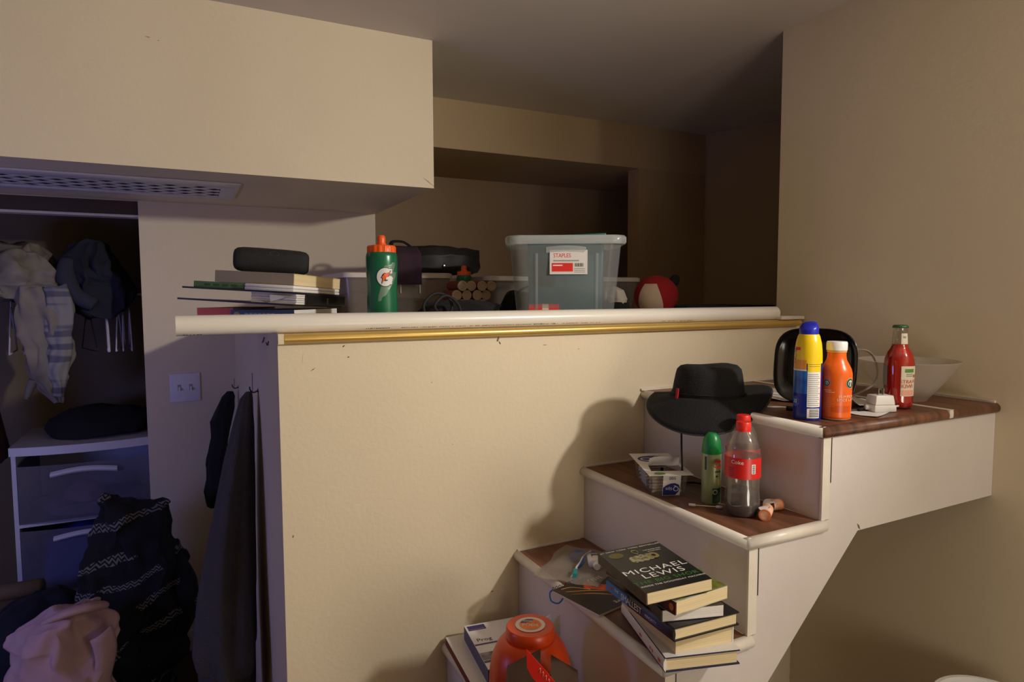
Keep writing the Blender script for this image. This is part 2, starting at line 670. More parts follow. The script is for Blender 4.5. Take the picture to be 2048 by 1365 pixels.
def clip_seg(x0, d):
    pts = []
    h = IY1 - IY0
    xa, xb = x0, x0 + d * h * 1.35
    a, b = (xa, IY0), (xb, IY1)

    def at_x(X):
        t = (X - a[0]) / (b[0] - a[0])
        return (X, a[1] + t * (b[1] - a[1]))
    if max(a[0], b[0]) <= IX0 or min(a[0], b[0]) >= IX1:
        return None
    lo, hi = (a, b) if a[0] < b[0] else (b, a)
    if lo[0] < IX0:
        lo = at_x(IX0)
    if hi[0] > IX1:
        hi = at_x(IX1)
    return lo, hi


for d, zz in ((1, -0.0034), (-1, -0.0050)):
    xs = IX0 - 0.33
    while xs < IX1 + 0.33:
        s = clip_seg(xs, d)
        xs += 0.086
        if not s:
            continue
        (ax, ay), (bx, by) = s
        if math.hypot(bx - ax, by - ay) < 0.03:
            continue
        dx, dy = bx - ax, by - ay
        l = math.hypot(dx, dy)
        nx, ny = -dy / l * 0.0095, dx / l * 0.0095
        hexa('slat', [(ax + nx, ay + ny, zz), (ax - nx, ay - ny, zz), (bx - nx, by - ny, zz), (bx + nx, by + ny, zz),
                      (ax + nx, ay + ny, zz + 0.0014), (ax - nx, ay - ny, zz + 0.0014), (bx - nx, by - ny, zz + 0.0014), (bx + nx, by + ny, zz + 0.0014)], VM, vt)

# ------------------------------------------------------------------ light switch
sw = thing('light_switch', 'white double toggle light switch plate beside the closet', 'light switch', (-1.117, 1.38, 1.05))
SWM = mat('switch_plastic', (222, 220, 224), 0.4)
box('plate', -0.053, 0.053, -0.006, -0.0003, -0.055, 0.055, SWM, sw, bevel=0.003)
for x in (-0.02, 0.02):
    tg = box('toggle_slot', x - 0.006, x + 0.006, -0.0065, -0.0058, -0.012, 0.012, mat('switch_shadow', (150, 148, 150), 0.6), sw)
    hexa('toggle', [(x - 0.004, -0.006, -0.006), (x + 0.004, -0.006, -0.006), (x + 0.004, -0.006, 0.004), (x - 0.004, -0.006, 0.004),
                    (x - 0.0035, -0.017, -0.011), (x + 0.0035, -0.017, -0.011), (x + 0.0035, -0.016, -0.005), (x - 0.0035, -0.016, -0.005)], SWM, sw)
    for z in (-0.03, 0.03):
        lathe('screw', [(0.0026, 0.0), (0.0022, 0.0008), (0.0, 0.001)], SWM, sw, n=10, loc=(x, -0.006, z)).rotation_euler = (PI / 2, 0, 0)

# ------------------------------------------------------------------ pipe lying on the platform edge
pp_ = thing('plastic_pipe', 'long white plastic pipe lying along the platform edge above the gold moulding', 'pipe', (-1.121, 0.0105, LZ + 0.0205))
PR = 0.0202
n = 32
L_ = 1.642
vs_, fs = [], []
for x, r in ((0, PR), (L_, PR), (L_, PR - 0.003), (0, PR - 0.003)):
    for i in range(n):
        a = 2 * PI * i / n
        vs_.append((x, r * math.cos(a), r * math.sin(a)))
for j in range(4):
    for i in range(n):
        fs.append((j * n + i, j * n + (i + 1) % n, ((j + 1) % 4) * n + (i + 1) % n, ((j + 1) % 4) * n + i))
autosmooth(put('wall', vs_, fs, PIPEM, pp_), 0.8)
rnd = random.Random(4)


def pipe_print(x0, x1, a, h, step, name):
    vs_, fs = [], []
    x = x0
    while x < x1:
        wd = rnd.uniform(0.35, 0.8) * step
        if rnd.random() < 0.86:
            k = len(vs_)
            hh = h * rnd.uniform(0.7, 1)
            for xx, aa in ((x, a), (x + wd, a), (x + wd, a + hh / PR), (x, a + hh / PR)):
                vs_.append((xx, (PR + 0.0002) * math.cos(aa), (PR + 0.0002) * math.sin(aa)))
            fs.append((k, k + 1, k + 2, k + 3))
        x += step
    put(name, vs_, fs, mat('grey_print', (96, 84, 66), 0.6), pp_)


pipe_print(0.37, 0.42, PI * 1.23, 0.003, 0.0045, 'printed_line')
pipe_print(0.45, 0.985, PI * 1.23, 0.0024, 0.0045, 'printed_line')
text('lettering', 'DWV/LWE', 0.0055, INKB, pp_, lambda x, y: (0.80 + x, (PR + 0.0003) * math.cos(PI * 1.245 - y / PR), (PR + 0.0003) * math.sin(PI * 1.245 - y / PR)))
text('lettering', '272', 0.005, INKB, pp_, lambda x, y: (0.845 + x, (PR + 0.0003) * math.cos(PI * 1.245 - y / PR), (PR + 0.0003) * math.sin(PI * 1.245 - y / PR)))
pipe_print(0.012, 0.05, PI * 1.32, 0.003, 0.006, 'printed_line')
pipe_print(1.19, 1.30, PI * 1.26, 0.0026, 0.0045, 'printed_line')


# ------------------------------------------------------------------ books
def book(name, label, loc, rz, w_, l_, t_, cover, spine, pages=None, hard=False, pitch=0.0, roll=0.0, over=0.003, spine_side='left', group=None, back=None, cat='book'):
    """origin at bottom centre; x = width (spine at left), y = length (tail at -y), z = thickness"""
    pages = pages or PAGES
    t = thing(name, label, cat, loc, rz, group)
    t.rotation_euler = (pitch, roll, rz)
    sgn = -1 if spine_side == 'left' else 1
    o = over if hard else 0.0
    ct = 0.0022 if hard else 0.0008
    # page block
    px0, px1 = (-w_ / 2 + 0.003, w_ / 2 - o - 0.0006) if sgn < 0 else (-w_ / 2 + o + 0.0006, w_ / 2 - 0.003)
    box('pages', px0, px1, -l_ / 2 + o + 0.0004, l_ / 2 - o - 0.0004, ct, t_ - ct, pages, t)
    fc = box('front_cover', -w_ / 2, w_ / 2, -l_ / 2, l_ / 2, t_ - ct, t_, cover, t)
    box('back_cover', -w_ / 2, w_ / 2, -l_ / 2, l_ / 2, 0, ct, back or cover, t)
    if hard:
        prf = [(sgn * (w_ / 2 - 0.001), 0.0006), (sgn * (w_ / 2 + 0.0025), t_ * 0.25), (sgn * (w_ / 2 + 0.003), t_ * 0.5), (sgn * (w_ / 2 + 0.0025), t_ * 0.75), (sgn * (w_ / 2 - 0.001), t_ - 0.0006), (sgn * (w_ / 2 - 0.003), t_ * 0.5)]
        sp_ = prism('spine', prf, -l_ / 2, l_ / 2, spine, t)
    else:
        xs = sorted((sgn * (w_ / 2), sgn * (w_ / 2 - 0.0025)))
        sp_ = box('spine', xs[0], xs[1], -l_ / 2, l_ / 2, ct, t_ - ct, spine, t)
    t['t_'] = t_
    return t, fc, sp_


def top_fn(t_, e=0.0003):
    return lambda x, y: (x, y, t_ + e)


def spine_fn(w_, t_, e=0.0004, left=True):
    # spine text read from the left: runs head to tail along -y, up is +... x text -> -y, y text -> toward +z (head at back)
    s = -1 if left else 1
    return lambda x, y: (s * (w_ / 2 + e), -x, t_ / 2 + y)


# --- the stack on the third tread
Z3 = 0.76
WB = mat('white_book_cover', (226, 222, 216), 0.55)
NAVY = mat('navy_board', (24, 28, 66), 0.6)
b6, _, s6 = book('hardcover_book', 'white hardcover with navy boards at the bottom of the tall book stack', (-0.302, -0.505, Z3 + 0.0003), math.radians(-16), 0.138, 0.205, 0.026, NAVY, WB, hard=True)
box('dust_jacket', -0.0685, 0.069, -0.102, 0.102, 0.0262, 0.0268, WB, b6)
for q, (yy, hh) in enumerate(((-0.085, 0.012), (-0.055, 0.004), (-0.045, 0.004), (0.0, 0.012))):
    rect('red_print', 0.0, 0.0, 0.012 if hh > 0.01 else 0.006, 0.006, lambda x, y, yy=yy: (-0.0722, yy - x, 0.013 + y), mat('faded_red_print', (196, 110, 100), 0.5), b6, nu=1, nv=1)
b5, _, _ = book('paperback_book', 'thick cream paperback second from the bottom of the tall book stack', (-0.303, -0.498, Z3 + 0.0275), math.radians(-8), 0.118, 0.192, 0.034, WB, WB, PAGES, spine_side='right')
# torn, deckled strip along the top front edge
rnd = random.Random(9)
vs_, fs = [], []
for i in range(40):
    x = -0.057 + 0.114 * i / 39
    vs_ += [(x, -0.0963, 0.0345), (x, -0.0966, 0.0335 - 0.0035 * rnd.random())]
    if i:
        fs.append((2 * i - 2, 2 * i, 2 * i + 1, 2 * i - 1))
put('deckle_edge', vs_, fs, PAPER, b5)
SMB = striped('blue_black_jacket', (14, 16, 22), (32, 96, 170), (2, 6, 3), rough=0.4, scale=1.4, lo=0.45, hi=0.62)
b4, _, _ = book('hardcover_book', 'dark blue hardcover with large white spine title in the middle of the book stack', (-0.318, -0.502, Z3 + 0.062), math.radians(-3), 0.139, 0.208, 0.024, mat('black_jacket', (22, 22, 26), 0.35), SMB, hard=True)
box('blue_spine_head', -0.0728, -0.0700, 0.03, 0.104, 0.003, 0.0212, mat('bright_blue_print', (48, 120, 196), 0.4), b4)
f4 = spine_fn(0.1456, 0.024, 0.0006)
text('lettering', 'SMALLEST', 0.0165, INKW, b4, lambda x, y: f4(x - 0.018, y), 0.9)
text('lettering', 'THE', 0.008, INKW, b4, lambda x, y: f4(x - 0.066, y + 0.003), 0.9)
text('lettering', 'MINORITY', 0.0075, INKW, b4, lambda x, y: f4(x + 0.042, y - 0.001), 0.95)
put('star_mark', [f4(-0.086 + 0.005 * math.cos(a) * (1 if i % 2 else 0.45), 0.005 * math.sin(a) * (1 if i % 2 else 0.45)) for i, a in enumerate([2 * PI * k / 10 + PI / 2 for k in range(10)])], [tuple(range(10))], INKR, b4)
b3, _, _ = book('paperback_book', 'dark paperback with pinkish pages jutting right of the blue spine in the book stack', (-0.322, -0.511, Z3 + 0.0865), math.radians(-16), 0.115, 0.172, 0.021, mat('dark_brown_cover', (38, 28, 26), 0.45), mat('dark_red_spine', (44, 20, 18), 0.45), PAGESW)
LANDS = mat('landscape_print', (180, 188, 186), 0.35, var=0.5, scale=26, rgb2=(92, 108, 48))
b2, c2, _ = book('paperback_book', 'paperback with a misty landscape cover just under the topmost book', (-0.336, -0.508, Z3 + 0.108), math.radians(3), 0.123, 0.185, 0.024, LANDS, mat('black_red_spine', (22, 12, 12), 0.4, var=0.6, scale=60, rgb2=(120, 30, 24)), PAGES)
rect('field_band', 0.0, -0.075, 0.12, 0.03, top_fn(0.024), mat('field_print', (120, 126, 40), 0.4, var=0.6, scale=70, rgb2=(58, 66, 24)), b2)
rect('village_band', 0.028, -0.06, 0.03, 0.012, top_fn(0.024, 0.0005), mat('village_print', (60, 34, 24), 0.4), b2)
disc('logo_dot', lambda x, y: (-0.0619, -0.083 + x, 0.012 + y), 0.0055, mat('logo_orange', (220, 130, 60), 0.5), b2, n=16, sy=1.2)
DKC = mat('dark_slate_cover', (30, 30, 31), 0.32, var=0.35, scale=7)
b1, c1_, s1 = book('paperback_book', 'topmost black paperback with a grenade of banknotes and large white author name', (-0.366, -0.510, Z3 + 0.1336), math.radians(-8), 0.128, 0.178, 0.021, DKC, mat('black_spine', (18, 17, 17), 0.4, var=0.7, scale=40, rgb2=(70, 50, 30)), PAGES, roll=math.radians(-3))
f1 = top_fn(0.021)
text('lettering', 'MICHAEL', 0.0235, INKW, b1, lambda x, y: f1(x - 0.002, y - 0.014), 1.12, sx=1.2)
text('lettering', 'LEWIS', 0.0235, INKW, b1, lambda x, y: f1(x + 0.002, y - 0.036), 1.12, sx=1.2)
text('lettering', 'THE BIG SHORT', 0.0155, INKG, b1, lambda x, y: f1(x + 0.002, y - 0.056), 1.08, sx=1.16)
text('lettering', 'INSIDE THE DOOMSDAY MACHINE', 0.0066, INKW, b1, lambda x, y: f1(x + 0.002, y - 0.069), 1.06, sx=1.16)
text('lettering', '#1 NEW YORK TIMES BESTSELLER', 0.0062, INKW, b1, lambda x, y: f1(x, y + 0.080), 1.15, sx=1.2)
text('lettering', 'THE BLIND SIDE', 0.0046, INKW, b1, lambda x, y: f1(x + 0.035, y + 0.060), 1.1, sx=1.05)
text('lettering', 'MONEYBALL', 0.0042, INKW, b1, lambda x, y: f1(x + 0.037, y + 0.053), 1.1, sx=1.05)
disc('gold_seal', lambda x, y: f1(x - 0.040, y + 0.060), 0.0145, mat('dull_gold_print', (92, 80, 38), 0.35), b1, sy=0.8)
NOTE = mat('banknote_print', (170, 164, 128), 0.45, var=0.6, scale=160, rgb2=(70, 68, 44))
for i, (gx, gr) in enumerate(((-0.018, 0.013), (-0.008, 0.0145), (0.003, 0.015), (0.014, 0.0135))):
    disc('banknote_roll', lambda x, y, gx=gx, i=i: (x * 0.6 + gx, y + 0.032 + 0.05 * gx, 0.0214 + 0.0001 * i), gr, NOTE, b1, n=20)
disc('roll_end', lambda x, y: (x * 0.8 + 0.024, y + 0.034, 0.0220), 0.0125, mat('banknote_end', (132, 122, 70), 0.5), b1, n=20)
disc('roll_core', lambda x, y: (x * 0.8 + 0.024, y + 0.034, 0.0222), 0.005, INKB, b1, n=16)
tube('pin_ring', [(0.0, 0.05, 0.0215), (-0.006, 0.058, 0.0215), (-0.004, 0.068, 0.0215), (0.004, 0.066, 0.0215), (0.004, 0.056, 0.0215)], 0.0007, mat('pin_print', (170, 160, 100), 0.5), b1, n=5)

# --- magazine under the stack, print upside down to the camera
def quad_sheet(name, pts, t_, m, parent, z):
    hexa(name, [(x, y, z) for x, y in pts] + [(x, y, z + t_) for x, y in pts], m, parent)


MAGM = mat('night_photo_print', (26, 22, 24), 0.3, var=1.0, scale=16, rgb2=(44, 32, 26))
mg = thing('magazine', 'spiral-bound dark magazine with fiery cover photo half under the book stack', 'magazine', (-0.328, -0.292, Z3 + 0.0003), math.radians(12))
box('page_block', -0.076, 0.076, -0.069, 0.069, 0.0, 0.005, PAGESW, mg)
box('cover', -0.0762, 0.0762, -0.0692, 0.0692, 0.005, 0.0056, MAGM, mg)
fm = lambda x, y: (x, y, 0.0059)
text('lettering', 'Bloomberg', 0.0145, INKW, mg, lambda x, y: fm(-x + 0.018, -y - 0.055), 0.95)
for k in range(5):
    rect('masthead_mark', 0.05 - k * 0.008, 0.05, 0.0035, 0.014 - 0.003 * (k % 2), fm, INKW, mg, nu=1, nv=1)
FIRE = mat('fire_print', (206, 84, 30), 0.4, var=1.0, scale=30, rgb2=(70, 24, 18))
flat('flame_shape', [(-0.02, 0.03), (0.0, 0.052), (0.018, 0.055), (0.024, 0.04), (0.03, 0.02), (0.045, 0.005), (0.072, -0.01), (0.074, -0.04), (0.05, -0.038), (0.025, -0.02), (0.01, 0.0), (-0.005, 0.018)], lambda x, y: (x, y, 0.0059), FIRE, mg)
for i, (a, b) in enumerate((((-0.06, 0.045), (0.05, -0.05)), ((-0.058, 0.028), (0.03, -0.055)), ((-0.06, 0.06), (-0.01, 0.02)))):
    tube('light_trail', [(a[0], a[1], 0.0058), ((a[0] + b[0]) / 2, (a[1] + b[1]) / 2 + 0.012, 0.0058), (b[0], b[1], 0.0058)], 0.0007, mat('light_trail_print', (196, 140, 62), 0.5), mg, n=5)
for i in range(16):
    x = -0.070 + i * 0.0093
    tube('spiral_loop', [(x, 0.065, 0.003), (x, 0.072, 0.009), (x, 0.076, 0.004), (x, 0.071, 0.001)], 0.0007, BLACK, mg, n=5, k=3)
lp = tag(tube('cord_loop', [(-0.409, -0.232, Z3 + 0.002), (-0.417, -0.230, Z3 - 0.004), (-0.421, -0.243, Z3 - 0.016), (-0.414, -0.262, Z3 - 0.014), (-0.404, -0.268, Z3 + 0.001)], 0.0018, mat('blue_cord', (44, 104, 182), 0.5), n=7), 'blue cord loop hanging off the tread beside the magazine', 'cord')

# --- zip bag with toothbrush and toothpaste
BAGM = tinted_clear('clear_bag_film', (232, 228, 222), 0.06, 0.25, (216, 206, 196), 0.22)
def bagf(u, v, s):
    x = -0.1 + 0.2 * u
    y = -0.078 + 0.156 * v
    e = min(u, 1 - u, v, 1 - v)
    h = 0.014 * min(1, e * 6) * (0.6 + 0.4 * math.sin(u * 9 + v * 4))
    return (x + 0.004 * math.sin(v * 14), y + 0.004 * math.sin(u * 11), 0.001 + (h + 0.004 if s else 0.0003 * (1 + math.sin(u * 9))))
bg = thing('zip_bag', 'clear plastic zip bag lying on the tread beside the magazine', 'bag', (-0.292, -0.155, Z3 + 0.0005), math.radians(38))
sheet('bag_film', lambda u, v: bagf(u, v, 1), 24, 18, BAGM, bg)
sheet('bag_back', lambda u, v: bagf(u, v, 0), 24, 18, BAGM, bg)
box('zip_strip', -0.1, 0.1, 0.070, 0.075, 0.001, 0.0025, BAGM, bg)

BLUEP = mat('blue_plastic', (40, 92, 176), 0.35)
tb = thing('toothbrush', 'white and blue toothbrush inside the clear bag', 'toothbrush', (0, 0, 0))
tube('handle', [(-0.232, -0.118, Z3 + 0.011), (-0.262, -0.135, Z3 + 0.012), (-0.296, -0.165, Z3 + 0.012), (-0.318, -0.178, Z3 + 0.011)], [0.004, 0.006, 0.005, 0.003], BLUEP, tb, n=10)
tube('grip_line', [(-0.236, -0.116, Z3 + 0.014), (-0.27, -0.137, Z3 + 0.0165), (-0.300, -0.166, Z3 + 0.0165), (-0.32, -0.181, Z3 + 0.014)], 0.0022, WHITEP, tb, n=7)
tube('head', [(-0.316, -0.177, Z3 + 0.011), (-0.334, -0.198, Z3 + 0.011), (-0.352, -0.216, Z3 + 0.010)], [0.003, 0.0045, 0.005], WHITEP, tb, n=10, flat=0.7)
hexa('bristles', [(-0.353, -0.219, Z3 + 0.012), (-0.345, -0.224, Z3 + 0.012), (-0.329, -0.202, Z3 + 0.012), (-0.337, -0.197, Z3 + 0.012), (-0.352, -0.218, Z3 + 0.021), (-0.344, -0.223, Z3 + 0.021), (-0.328, -0.201, Z3 + 0.021), (-0.336, -0.196, Z3 + 0.021)], mat('teal_bristle', (40, 140, 140), 0.7), tb)
bc = thing('plastic_case', 'small blue plastic case inside the clear bag', 'case', (-0.276, -0.118, Z3 + 0.004), math.radians(25))
box('body', -0.022, 0.022, -0.013, 0.013, 0, 0.014, BLUEP, bc, bevel=0.004)
box('paper_label', -0.015, 0.012, -0.0136, -0.0131, 0.003, 0.011, mat('pale_label', (170, 170, 186), 0.6), bc)
tp = thing('toothpaste_tube', 'squeezed white toothpaste tube inside the clear bag', 'toothpaste', (-0.262, -0.175, Z3 + 0.005), math.radians(62))
tp.rotation_euler = (0, 0, math.radians(62))
R = []
for i in range(13):
    u = i / 12
    hw = 0.019 - 0.001 * u
    hh = 0.0006 + 0.011 * min(1, (1 - u) * 1.5)
    R.append([Vector((0.045 * u * 1.5 - 0.02, hw * math.cos(a), 0.011 + hh * math.sin(a))) for a in [2 * PI * k / 20 for k in range(20)]])
rings('tube_body', R, WHITEP, tp)
lathe('cap', [(0.0, 0), (0.0085, 0), (0.0085, 0.004), (0.0075, 0.013), (0.0, 0.013)], WHITEP, tp, n=14, loc=(-0.021, 0, 0.011)).rotation_euler = (0, -PI / 2, 0)
for i in range(4):
    box('printed_line', 0.0 + i * 0.007, 0.0022 + i * 0.007, -0.009, 0.009, 0.0208 - i * 0.0008, 0.0214 - i * 0.0008, mat('navy_print', (50, 58, 96), 0.5), tp)

# ------------------------------------------------------------------ fourth tread: two books, detergent tub, carton
Z4 = 0.57
bA, _, _ = book('textbook', 'white book with dark red edge lying under the purple lettered book', (-0.505, -0.13, Z4 + 0.0003), math.radians(-5), 0.165, 0.225, 0.018, mat('pale_cover', (214, 210, 206), 0.5), mat('dark_red_cover', (110, 22, 22), 0.5), PAGESW, back=mat('dark_red_cover', (110, 22, 22), 0.5))
bB, _, _ = book('textbook', 'white textbook with purple bands and black title beside the orange tub', (-0.487, -0.145, Z4 + 0.019), math.radians(-7), 0.135, 0.19, 0.034, mat('white_gloss_cover', (228, 226, 226), 0.35), mat('purple_spine', (56, 44, 104), 0.4), PAGESW)
PUR = mat('purple_print', (50, 40, 110), 0.4)
rect('purple_block', -0.042, 0.078, 0.042, 0.022, top_fn(0.034), PUR, bB)
rect('purple_rule', 0.0, 0.004, 0.134, 0.006, top_fn(0.034), PUR, bB)
rect('photo_band', 0.0, -0.045, 0.134, 0.03, top_fn(0.034), mat('grey_photo_print', (150, 146, 150), 0.4, var=0.8, scale=50), bB)
rect('dark_band', 0.0, -0.066, 0.134, 0.008, top_fn(0.034), mat('dark_print', (60, 54, 66), 0.4), bB)
text('lettering', 'Prog', 0.019, INKB, bB, lambda x, y: top_fn(0.034)(x - 0.058, y + 0.022), align='LEFT')
rect('pale_rule', -0.042, 0.071, 0.034, 0.002, top_fn(0.034, 0.0006), INKGREY, bB, nu=1, nv=1)
pb = tag(hexa('paper_scrap', [(-0.405, -0.16, Z4 + 0.0005), (-0.395, -0.20, Z4 + 0.0005), (-0.393, -0.20, Z4 + 0.0005), (-0.402, -0.155, Z4 + 0.0005), (-0.425, -0.170, Z4 + 0.085), (-0.398, -0.20, Z4 + 0.118), (-0.396, -0.198, Z4 + 0.119), (-0.421, -0.165, Z4 + 0.086)], PAPER), 'crumpled white paper peeking out behind the orange tub', 'paper')

td = thing('detergent_tub', 'rounded orange plastic detergent tub with screw lid on the lower tread', 'tub', (-0.528, -0.346, Z4 + 0.0003), 0)
TIDE = mat('tub_orange', (226, 74, 20), 0.32, var=0.05, scale=12)
pf = [(0.0, 0.0), (0.064, 0.0), (0.071, 0.006), (0.077, 0.04), (0.0805, 0.08), (0.079, 0.11), (0.073, 0.138), (0.064, 0.157), (0.054, 0.169), (0.050, 0.1705), (0.0, 0.1705)]
lathe('body', pf, TIDE, td, n=48)
lathe('lid', [(0.044, 0.170), (0.0468, 0.171), (0.0475, 0.174), (0.0470, 0.190), (0.0445, 0.1935), (0.0, 0.1945)], TIDE, td, n=48)
lid_fn = lambda x, y: (x, y, 0.1949)
rl = math.radians(-28)
def lidr(x, y, e=0.0):
    return (x * math.cos(rl) - y * math.sin(rl), x * math.sin(rl) + y * math.cos(rl), 0.1949 + e)
disc('lid_label', lambda x, y: lidr(x, y), 0.029, mat('label_white', (232, 222, 216), 0.4), td, n=36)
disc('lid_picture', lambda x, y: lidr(x, y, 0.0002), 0.0215, mat('label_orange', (238, 96, 30), 0.4, var=0.3, scale=60, rgb2=(246, 150, 50)), td, n=32)
flat('lid_blue_band', [(-0.02, 0.004), (-0.016, 0.013), (-0.006, 0.0203), (0.006, 0.0203), (0.004, 0.012), (-0.008, 0.007)], lambda x, y: lidr(x, y, 0.0004), mat('label_navy', (30, 38, 110), 0.4), td)
text('lettering', 'PODS', 0.0125, INKW, td, lambda x, y: lidr(x, y - 0.003, 0.0005), 1.0)
rect('small_print', -0.005, 0.0125, 0.018, 0.0022, lambda x, y: lidr(x, y, 0.0006), INKW, td, nu=2, nv=1)
lbr = prof_r(pf)
fa = face_cam(-0.528, -0.346)
patch('side_label', lbr, fa - 0.05, fa + 0.95, 0.03, 0.128, mat('label_red_orange', (224, 66, 24), 0.35), td)
def tubf(x, y):
    r = lbr(max(0.03, min(0.137, 0.12 + y)))
    a = fa + 0.55 + x / 0.08
    return ((r + 0.0006) * math.cos(a), (r + 0.0006) * math.sin(a), 0.12 + y)
rect('blue_badge', 0.002, -0.002, 0.032, 0.014, tubf, mat('label_blue', (28, 60, 150), 0.35), td)
rect('blue_badge', 0.008, -0.042, 0.03, 0.03, tubf, mat('label_blue', (28, 60, 150), 0.35), td)
for k in range(2):
    rect('small_print', 0.002, 0.002 - 0.006 * k, 0.022, 0.0026, lambda x, y: tuple(Vector(tubf(x, y)) + Vector((0.0005 * math.cos(fa), 0.0005 * math.sin(fa), 0))), INKW, td, nu=4, nv=1)
text('lettering', '1', 0.034, INKW, td, lambda x, y: tuple(Vector(tubf(x - 0.002, y - 0.026)) + Vector((0.0006 * math.cos(fa), 0.0006 * math.sin(fa), 0))))
rect('yellow_streak', -0.022, 0.0, 0.003, 0.02, tubf, mat('label_yellow', (236, 176, 40), 0.4), td)

cb = thing('carton', 'open brown carton with a red card handle in front of the orange tub', 'box', (-0.579, -0.482, Z4 + 0.0003), math.radians(-30))
BRN = mat('brown_card', (74, 47, 26), 0.75, var=0.15, scale=20)
BRN2 = mat('brown_card_side', (60, 38, 21), 0.75)
box('front_panel', -0.062, 0.062, -0.045, -0.0435, 0, 0.155, BRN2, cb)
box('back_panel', -0.062, 0.062, 0.0435, 0.045, 0, 0.155, BRN2, cb)
box('side_panel', -0.062, -0.0605, -0.0435, 0.0435, 0, 0.155, BRN, cb)
box('side_panel', 0.0605, 0.062, -0.0435, 0.0435, 0, 0.155, BRN, cb)
box('bottom_panel', -0.0605, 0.0605, -0.0435, 0.0435, 0, 0.0015, BRN, cb)
hexa('top_flap', [(x_, y_, z_ + 0.03) for x_, y_, z_ in [(-0.062, -0.044, 0.125), (-0.002, -0.044, 0.148), (-0.002, 0.05, 0.168), (-0.062, 0.05, 0.135), (-0.062, -0.044, 0.1265), (-0.002, -0.044, 0.1495), (-0.002, 0.05, 0.1695), (-0.062, 0.05, 0.1365)]], BRN, cb)
hexa('top_flap', [(x_, y_, z_ + 0.03) for x_, y_, z_ in [(0.016, -0.044, 0.146), (0.064, -0.044, 0.125), (0.064, 0.05, 0.130), (0.016, 0.05, 0.158), (0.016, -0.044, 0.1475), (0.064, -0.044, 0.1265), (0.064, 0.05, 0.1315), (0.016, 0.05, 0.1595)]], BRN2, cb)
REDC = mat('red_card', (206, 38, 26), 0.4)
hp = [(-0.024, 0.253), (0.012, 0.212), (0.042, 0.172), (0.042, 0.10), (-0.002, 0.10), (0.003, 0.172), (-0.007, 0.197), (-0.015, 0.206), (-0.023, 0.222)]
prism('card_handle', hp, -0.0482, -0.0466, REDC, cb)
for k in range(8):
    tube('script_mark', [(-0.004 + k * 0.0048, -0.0485, 0.219 - k * 0.006), (-0.001 + k * 0.0048, -0.0485, 0.222 - k * 0.006), (-0.002 + k * 0.0048, -0.0485, 0.213 - k * 0.006)], 0.0005, mat('pale_red_ink', (236, 150, 130), 0.5), cb, n=5, k=3)

# ------------------------------------------------------------------ second tread
Z2 = 0.95
qt = thing('swab_box', 'torn-open clear box of cotton swabs with white lid card on the second tread', 'box', (-0.117, -0.225, Z2 + 0.0003), math.radians(-24))
QC = tinted_clear('clear_box_plastic', (232, 228, 222), 0.08, 0.1, (226, 220, 212), 0.10)
QW, QL, QH = 0.040, 0.088, 0.052
def qring(z, k):
    return [(-QW * k, -QL * k, z), (QW * k, -QL * k, z), (QW * k, QL * k, z), (-QW * k, QL * k, z)]
r0, r1 = qring(0.0, 0.88), qring(QH, 1.0)
put('clear_tray', r0 + r1, [(0, 1, 2, 3), (0, 1, 5, 4), (1, 2, 6, 5), (2, 3, 7, 6), (3, 0, 4, 7)], QC, qt)
LW, LL = 0.050, 0.101
lid = []
hole = [(-0.036, -0.062), (0.040, -0.062), (0.042, -0.012), (-0.030, -0.012)]
outer = [(-LW, -LL), (LW, -LL), (LW, LL), (-LW, LL)]
vs_ = [(x, y, QH + 0.0006) for x, y in outer] + [(x, y, QH + 0.0006) for x, y in hole]
put('lid_card', vs_, [(0, 1, 5, 4), (1, 2, 6, 5), (2, 3, 7, 6), (3, 0, 4, 7)], PAPER, qt)
# torn flap folded up and back
sheet('torn_flap', lambda u, v: (-0.030 + 0.072 * u, -0.012 - 0.012 * v * (1 - 0.2 * u), QH + 0.001 + 0.026 * v * (0.75 + 0.25 * u) + 0.002 * math.sin(u * 6)), 12, 6, PAPER, qt)
QB = mat('swab_blue', (34, 50, 128), 0.4)
fq = lambda x, y: (x, y, QH + 0.0012)
disc('blue_oval', lambda x, y: fq(x + 0.002, y + 0.045), 0.043, QB, qt, sy=0.72)
rect('blue_corner', 0.022, 0.032, 0.036, 0.038, fq, QB, qt)
fq2 = lambda x, y: (x, y, QH + 0.0016)
text('lettering', 'Q', 0.042, INKW, qt, lambda x, y: fq2(x - 0.020, y + 0.040))
text('lettering', 'tips', 0.027, INKW, qt, lambda x, y: fq2(x + 0.016, y + 0.036))
disc('white_ring', lambda x, y: fq2(x + 0.016, y + 0.064), 0.013, mat('pale_blue_ink', (170, 176, 210), 0.5), qt, ring=0.0095, sy=0.6)
disc('green_oval', lambda x, y: fq(x - 0.022, y - 0.083), 0.013, mat('leaf_green', (92, 150, 70), 0.5), qt, sy=0.75)
